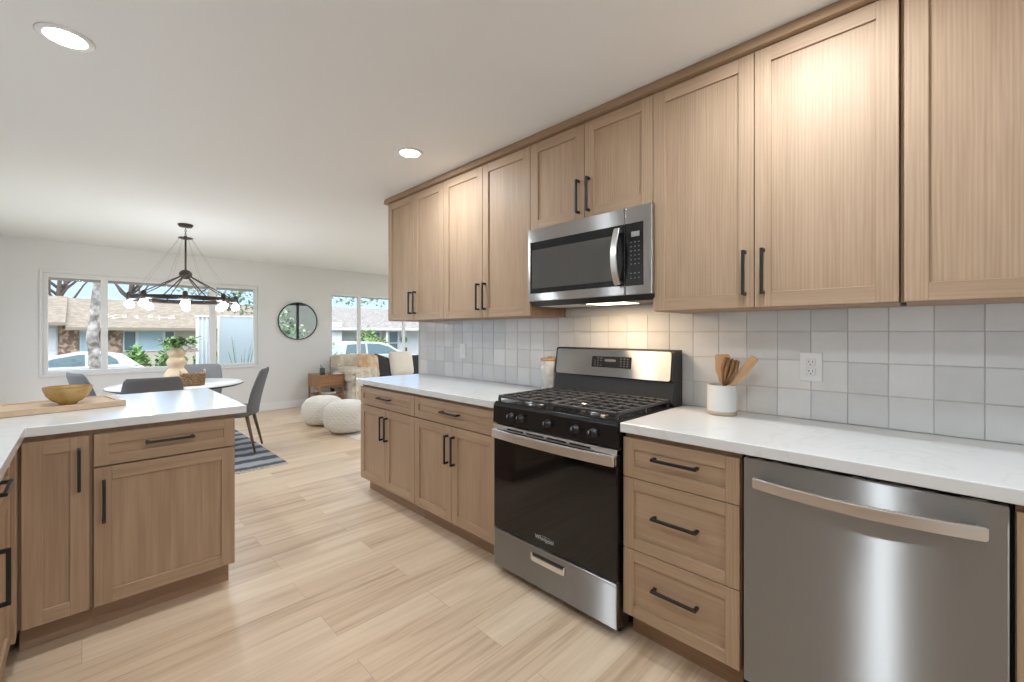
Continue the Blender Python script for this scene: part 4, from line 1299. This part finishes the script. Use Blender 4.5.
def tree(name, label, x, y, trunk, r0, branches, crown=None, mat=BARK, leafmat=LEAFD, seed=1, nleaf=700, lsize=0.12, group=None):
    t = thing(name, label, 'tree', (x, y, GZ), group)
    pts = [Vector((x, y, GZ))] + [Vector((x + a, y + b, z)) for a, b, z in trunk]
    # refine trunk so its bark has lumps
    P_ = []
    rr = []
    rd = random.Random(seed)
    for i in range(len(pts) - 1):
        for k in range(8):
            f = k / 8
            P_.append(pts[i].lerp(pts[i + 1], f))
            q = (i + f) / (len(pts) - 1)
            rr.append(r0 * (1 - 0.45 * q) * (1 + rd.uniform(-.09, .09)))
    P_.append(pts[-1]); rr.append(r0 * 0.5)
    MB().tube(P_, rr, 14).build('trunk', mat, t)
    for br in branches:
        b = [Vector((x + a, y + c, z)) for a, c, z in br[0]]
        n_ = len(b)
        MB().tube(b, [br[1] * (1 - 0.7 * i / (n_ - 1)) for i in range(n_)], 7).build('branch', mat, t)
    if crown:
        m = MB()
        for (ox, oy, oz, sx_, sy_, sz_, n_) in crown:
            for k in range(n_):
                while True:
                    p = Vector((rd.uniform(-1, 1), rd.uniform(-1, 1), rd.uniform(-1, 1)))
                    if p.length < 1: break
                c = Vector((x + ox + p.x * sx_, y + oy + p.y * sy_, oz + p.z * sz_))
                leafq(m, c, (rd.gauss(0, 1), rd.gauss(0, 1), rd.gauss(-.2, .7)), lsize * rd.uniform(.7, 1.3), lsize * 0.32)
        f = m.build('foliage', leafmat, t); f['kind'] = 'stuff'
    return t
tree('street_tree', 'pale-barked tree trunk seen through the left window pane', 0.20, 13.0,
     [(0.03, 0, 0.2), (-0.04, 0.05, 1.2), (0.04, 0, 2.2), (0.0, 0, 3.6)], 0.125,
     [([(0, 0, 2.6), (-1.0, .3, 3.4), (-1.8, .4, 4.2)], 0.06), ([(0, 0, 2.9), (1.0, .2, 3.6), (1.8, 0, 4.6)], 0.06)],
     [(0, 0, 4.6, 1.8, 1.5, 0.9, 260)], seed=4)
def bare(x, y, h_, label, seed, fork):
    rd = random.Random(seed)
    br = []
    for k in range(9):
        a = rd.uniform(0, 2 * PI); l_ = rd.uniform(1.0, 2.6)
        z = fork + rd.uniform(-.3, 1.2)
        br.append(([(0, 0, z), (l_ * .4 * math.cos(a), l_ * .3 * math.sin(a), z + l_ * .4), (l_ * .7 * math.cos(a + .3), l_ * .5 * math.sin(a), z + l_ * .9), (l_ * math.cos(a), l_ * .6 * math.sin(a), z + l_ * 1.4)], 0.10))
    tree('bare_tree', label, x, y, [(0.1, 0, 1.0), (-0.1, 0, fork), (0.05, 0, h_)], 0.20, br, [(0, 0, h_ + .8, 1.6, 1.0, 1.0, 60)], TWIG, LEAFD, seed, lsize=.25, group='bare trees behind the house')
bare(-1.1, 43.0, 5.2, 'bare dark-limbed tree above the roof in the left pane', 11, 3.2)
bare(2.6, 43.0, 5.4, 'bare dark-limbed tree above the roof beside the chandelier', 15, 3.3)
tree('leafy_tree', 'leafy front yard tree with drooping branches beside the right pane', 4.05, 13.5,
     [(0.05, 0, 0.6), (0.0, 0, 1.6), (0.1, 0, 3.0)], 0.11,
     [([(0, 0, 1.9), (-0.9, 0, 2.6), (-1.7, -.2, 2.5), (-2.2, -.2, 2.0)], 0.035), ([(0, 0, 2.0), (1.2, .2, 2.6), (2.4, .2, 2.5)], 0.035)],
     [(-1.55, -.1, 2.42, 1.0, .6, 0.22, 240), (-1.05, 0, 1.95, .42, .4, .34, 70), (-0.9, -.1, 2.2, .6, .5, .35, 90), (2.6, .2, 2.38, 1.3, .6, .20, 150), (0.2, .2, 3.3, 2.6, 1.2, .55, 320)], TWIG, LEAFD, 8, lsize=0.13)

def shrub(name, label, x, y, sx_, sy_, h_, mat, n_, lsize, seed, group=None, z0=GZ):
    t = thing(name, label, 'shrub', (x, y, z0), group)
    rd = random.Random(seed)
    m = MB()
    for k in range(n_):
        while True:
            p = Vector((rd.uniform(-1, 1), rd.uniform(-1, 1), rd.uniform(0, 1)))
            if 0.55 < Vector((p.x, p.y, p.z)).length < 1: break
        bump = 1 + .12 * math.sin(5 * p.x + seed) * math.cos(4 * p.z + seed)
        c = Vector((x + p.x * sx_ * bump, y + p.y * sy_ * bump, z0 + 0.05 + p.z * h_ * bump))
        leafq(m, c, (p.x + rd.gauss(0, .6), p.y + rd.gauss(0, .6), p.z + rd.gauss(0, .6)), lsize * rd.uniform(.7, 1.3), lsize * .35)
    def core(u, v):
        return (x + sx_ * .72 * math.cos(2 * PI * u) * math.sin(PI / 2 * v), y + sy_ * .72 * math.sin(2 * PI * u) * math.sin(PI / 2 * v), z0 + h_ * .78 * math.cos(PI / 2 * v))
    f = m.grid(core, 20, 9, True).build('foliage', mat, t); f['kind'] = 'stuff'
    MB().tube([(x, y, z0), (x + .03, y, z0 + h_ * .3)], [.05, .03], 7).build('stem', TWIG, t)
SG = 'green shrubs in front of the tan-roofed house'
shrub('garden_shrub', 'low green shrub left of the plant vase, in front of stone wall', 1.74, 26.2, 0.58, .6, 1.40, LEAF, 420, .22, 2, SG)
shrub('garden_shrub', 'wide green shrub directly behind the vase, outside the window', 3.08, 26.3, .58, .6, 1.66, LEAF, 480, .22, 5, SG)
shrub('garden_shrub', 'dark green shrub right of the vase beside the white screen', 4.42, 26.2, .58, .6, 1.50, LEAF, 380, .22, 9, SG)
shrub('clipped_hedge', 'bright green rounded hedge behind the parked vehicle', 14.9, 29.5, 1.75, .9, 2.35, LEAFY, 900, .22, 6)
shrub('potted_bush', 'bushy green plant at left edge of the living room window', 5.0, 12.2, .42, .4, 1.80, LEAFD, 300, .15, 13)

# fence-like screens in the yard
t = thing('privacy_screen', 'pale frosted privacy screen panel outside the right window pane', 'screen', (2.12, 9.6, GZ))
MB().box(1.83, 2.41, 9.59, 9.61, GZ + .3, 1.585, .002).build('panel', FROST, t)
m = MB()
for xx in (1.80, 2.41): m.box(xx, xx + .03, 9.58, 9.62, GZ, 1.60, .003)
m.box(1.83, 2.41, 9.58, 9.62, 1.585, 1.605, .003)
m.build('frame', VINYL, t)
rd = random.Random(21)
t = thing('tall_grass_plant', 'faint slender plant beside the frosted screen', 'plant', (2.2, 9.48, GZ))
m = MB()
for k in range(16):
    a = rd.uniform(-1, 1)
    m.tube([(2.16 + .05 * a, 9.48, GZ), (2.16 + .10 * a, 9.48 + .03 * a, .4), (2.16 + .22 * a, 9.48, rd.uniform(.75, 1.25))], [.006, .005, .002], 4)
m.build('stalk', LEAFD, t)
t = thing('corrugated_panel', 'white ribbed vertical panel seen between the window mullions', 'panel', (1.64, 9.8, GZ))
pts = []
n_ = 24
for k in range(n_ + 1): pts.append((1.50 + .26 * k / n_, 9.80 + .022 * math.cos(2 * PI * k / 6)))
pts += [(a, b + .012) for a, b in pts[::-1]]
MB().prism(pts, GZ, 1.585).build('sheet', WHITEPANEL, t)
MB().box(1.485, 1.775, 9.775, 9.84, 1.575, 1.605, .004).build('cap_rail', VINYL, t)

# houses across the road
def glazed(parent, x0, x1, z0, z1, y, mat=PANEB, name='window'):
    f = .06
    w_ = MB().box(x0, x0 + f, y - .06, y, z0, z1).box(x1 - f, x1, y - .06, y, z0, z1).box(x0 + f, x1 - f, y - .06, y, z1 - f, z1).box(x0 + f, x1 - f, y - .06, y, z0, z0 + f).build(name, STUCCOW, parent)
    MB().box(x0 + f, x1 - f, y - .04, y - .01, z0 + f, z1 - f).build('pane', mat, w_)
H = 30.0
t = thing('neighbour_house', 'long tan-roofed house with stone veneer across the road', 'house', (1.8, H + 4, GZ))
MB().box(-9, 8.6, H, H + 8, GZ, 1.7).build('wall', STUCCO, t)
m = MB()
m.prism([(H - 0.9, 1.44), (H - 0.9, 1.52), (H + 4.1, 3.20), (H + 9, 1.52), (H + 9, 1.44)], -0.55, 9.2, axis='x')
m.prism([(H - 0.9, 1.66), (H - 0.9, 1.74), (H + 4.1, 3.28), (H + 9, 1.74), (H + 9, 1.66)], -9.6, -0.55, axis='x')
m.build('roof', ROOF, t)
MB().box(-0.55, 9.2, H - 0.96, H - 0.9, 1.40, 1.54).box(-9.6, -0.55, H - 0.96, H - 0.9, 1.62, 1.76).build('fascia_board', TANTRIM, t)
g_ = MB().box(-4.5, -0.82, H - .05, H, GZ, 1.62)
for k in range(4): g_.box(-4.45, -.87, H - .07, H - .05, GZ + .08 + k * .6, GZ + .58 + k * .6, .02)
g_.build('garage_door', STUCCOW, t)
MB().box(-0.80, -0.10, H - .12, H, GZ, 1.64).build('stone_pier', STONE, t)
MB().box(0.55, 1.47, H - .12, H, GZ, 1.50).build('stone_pier', STONE, t)
glazed(t, -0.08, 0.53, -.2, 1.42, H, PANEB)
glazed(t, 1.50, 2.05, 0.3, 1.40, H, PANED)
glazed(t, 2.05, 3.16, 0.3, 1.40, H, PANEB)
glazed(t, 3.16, 3.65, 0.3, 1.40, H, PANED)
H = 32.0
t = thing('neighbour_house', 'grey-roofed white house with a dark screen door across the road', 'house', (17, H + 4, GZ))
MB().box(12.2, 24, H + .5, H + 8, GZ, 1.8).build('wall', STUCCOW, t)
MB().prism([(H - 0.9, 1.50), (H - 0.9, 1.62), (H + 4.4, 3.45), (H + 9, 1.62), (H + 9, 1.50)], 11.6, 25, axis='x').build('roof', ROOFG, t)
MB().box(11.6, 25, H - .95, H - .88, 1.46, 1.64).build('fascia_board', STUCCOW, t)
for xx in (17.1, 20.6): MB().box(xx, xx + .16, H - .7, H - .54, GZ, 1.5).build('porch_post', STUCCOW, t)
MB().box(17.45, 17.85, H + .44, H + .5, GZ, 1.5).build('accent_panel', STUCCO, t)
glazed(t, 16.4, 17.2, -.1, 1.35, H + .5, PANED)
d_ = MB().box(17.9, 18.0, H + .4, H + .5, GZ, 1.45).box(18.75, 18.85, H + .4, H + .5, GZ, 1.45).box(18.0, 18.75, H + .4, H + .5, 1.35, 1.45).box(18.0, 18.75, H + .4, H + .5, .38, .45).build('screen_door', STUCCOW, t)
MB().box(18.0, 18.75, H + .44, H + .48, GZ, 1.35).build('pane', PANED, d_)
m = MB()
m.tube([(19.35 + .22 * math.cos(a), H + .40, .70 + .22 * math.sin(a)) for a in [2 * PI * k / 16 for k in range(16)]], .09, 7, closed=True)
m.build('wreath', LEAF, t)
MB().box(19.45, 19.65, H + .40, H + .5, -.35, .02, .01).build('mailbox', BLACKP, t)
MB().box(12.7, 13.6, H - .6, H - .4, GZ, 2.0, .02).build('chimney_wing', STUCCOW, t)

def car(name, label, x0, y, L, hgt, body, roofline, belt, win_cut, paint, wheels, mirror_x, tail=None, wid=1.75):
    """side-on car along x, nose and tail from the outline polygons (x offset, z above ground)"""
    t = thing(name, label, 'car', (x0 + L / 2, y, GZ + .02))
    zg = GZ + .02
    m = MB().prism([(x0 + a, zg + b) for a, b in body], y - wid / 2, y + wid / 2, axis='y', bev=.05)
    m.build('body', paint, t)
    # greenhouse narrower than the body
    n_ = len(roofline)
    def gh(poly, inset, bev):
        mb = MB().prism([(x0 + a, zg + b) for a, b in poly], y - wid / 2 + .02, y + wid / 2 - .02, axis='y', bev=bev)
        for v in mb.bm.verts:
            k = max(0, (v.co.z - zg - belt) / (hgt - belt))
            v.co.y = y + (v.co.y - y) * (1 - inset * k)
        return mb
    gh(roofline, .20, .03).build('roof', paint, t)
    mb = MB()
    for wp in win_cut:
        q = MB().prism([(x0 + a, zg + b) for a, b in wp], y - wid / 2 + .008, y + wid / 2 - .008, axis='y')
        for v in q.bm.verts:
            k = max(0, (v.co.z - zg - belt) / (hgt - belt))
            v.co.y = y + (v.co.y - y) * (1 - .20 * k)
        q.build('window', CARGLASS, t)
    mb.bm.free()
    for wx in wheels:
        for s_ in (-1, 1):
            q = MB().cyl((x0 + wx, y + s_ * (wid / 2 - .1) - .1, zg + .32), .32, .2, 'y', 24, .03).build('wheel', TYRE, t)
            MB().cyl((x0 + wx, y + s_ * (wid / 2 + .0) - .02, zg + .32), .20, .04, 'y', 16, .01).build('hubcap', STEELH, q)
    for s_ in (-1, 1):
        MB().ball((x0 + mirror_x, y + s_ * (wid / 2 + .09), zg + belt + .06), .10, 10, .8).build('mirror', paint, t)
    if tail:
        MB().box(x0 + tail[0], x0 + tail[1], y - wid / 2 + .02, y + wid / 2 - .02, zg + tail[2], zg + tail[3], .02).build('tail_light', RED, t)
    return t
car('parked_hatchback', 'silver white hatchback parked beyond the left window', -2.85, 20.0, 4.45, 1.47,
    [(0.0, .35), (0.05, .70), (.9, .92), (1.75, 1.04), (3.9, 1.06), (4.36, .96), (4.45, .75), (4.42, .32), (3.9, .2), (.5, .2)],
    [(1.35, .98), (2.15, 1.34), (2.75, 1.47), (3.35, 1.47), (3.85, 1.38), (4.25, 1.02)],
    1.0, [[(1.75, 1.06), (2.22, 1.30), (2.78, 1.415), (2.92, 1.42), (2.92, 1.06)], [(2.99, 1.06), (2.99, 1.42), (3.42, 1.415), (3.66, 1.24), (3.72, 1.10)]],
    CARW, (.85, 3.55), 1.75, (4.30, 4.44, .78, .93))
car('parked_suv', 'pale silver vehicle parked beyond the living room window', 8.1, 20.0, 4.7, 1.70,
    [(0.0, .4), (.02, .95), (.15, 1.08), (3.3, 1.08), (4.45, .92), (4.68, .7), (4.68, .35), (4.3, .22), (.3, .22)],
    [(.12, 1.02), (.30, 1.60), (.6, 1.70), (2.1, 1.66), (2.6, 1.52), (3.42, 1.02)],
    1.05, [[(.35, 1.10), (.48, 1.56), (1.35, 1.60), (1.35, 1.10)], [(1.45, 1.10), (1.45, 1.60), (2.05, 1.57), (2.55, 1.43), (3.10, 1.10)]],
    CARS, (.9, 3.7), 2.95)
# patio outside the glazed living-room door, seen in the mirror
o = MB().box(XW + 0.3, 7, -1.8, -1.65, GZ, 2.6, .01).build('garden_wall', GARDENW); o['kind'] = 'structure'
shrub('patio_shrub', 'leafy patio shrub outside the glass door, seen in mirror', 4.5, 1.3, .8, .5, 2.1, LEAFD, 500, .14, 31, z0=-0.12)
o = MB().box(XW + 0.14, 7, -2, YE - .12, GZ, -0.121).box(-4, 7, -7, -2.03, GZ, -0.121).build('patio_bounce_slab', CONCRETE); o['kind'] = 'structure'  # pale slab behind the back wall added to bounce light onto the ceiling
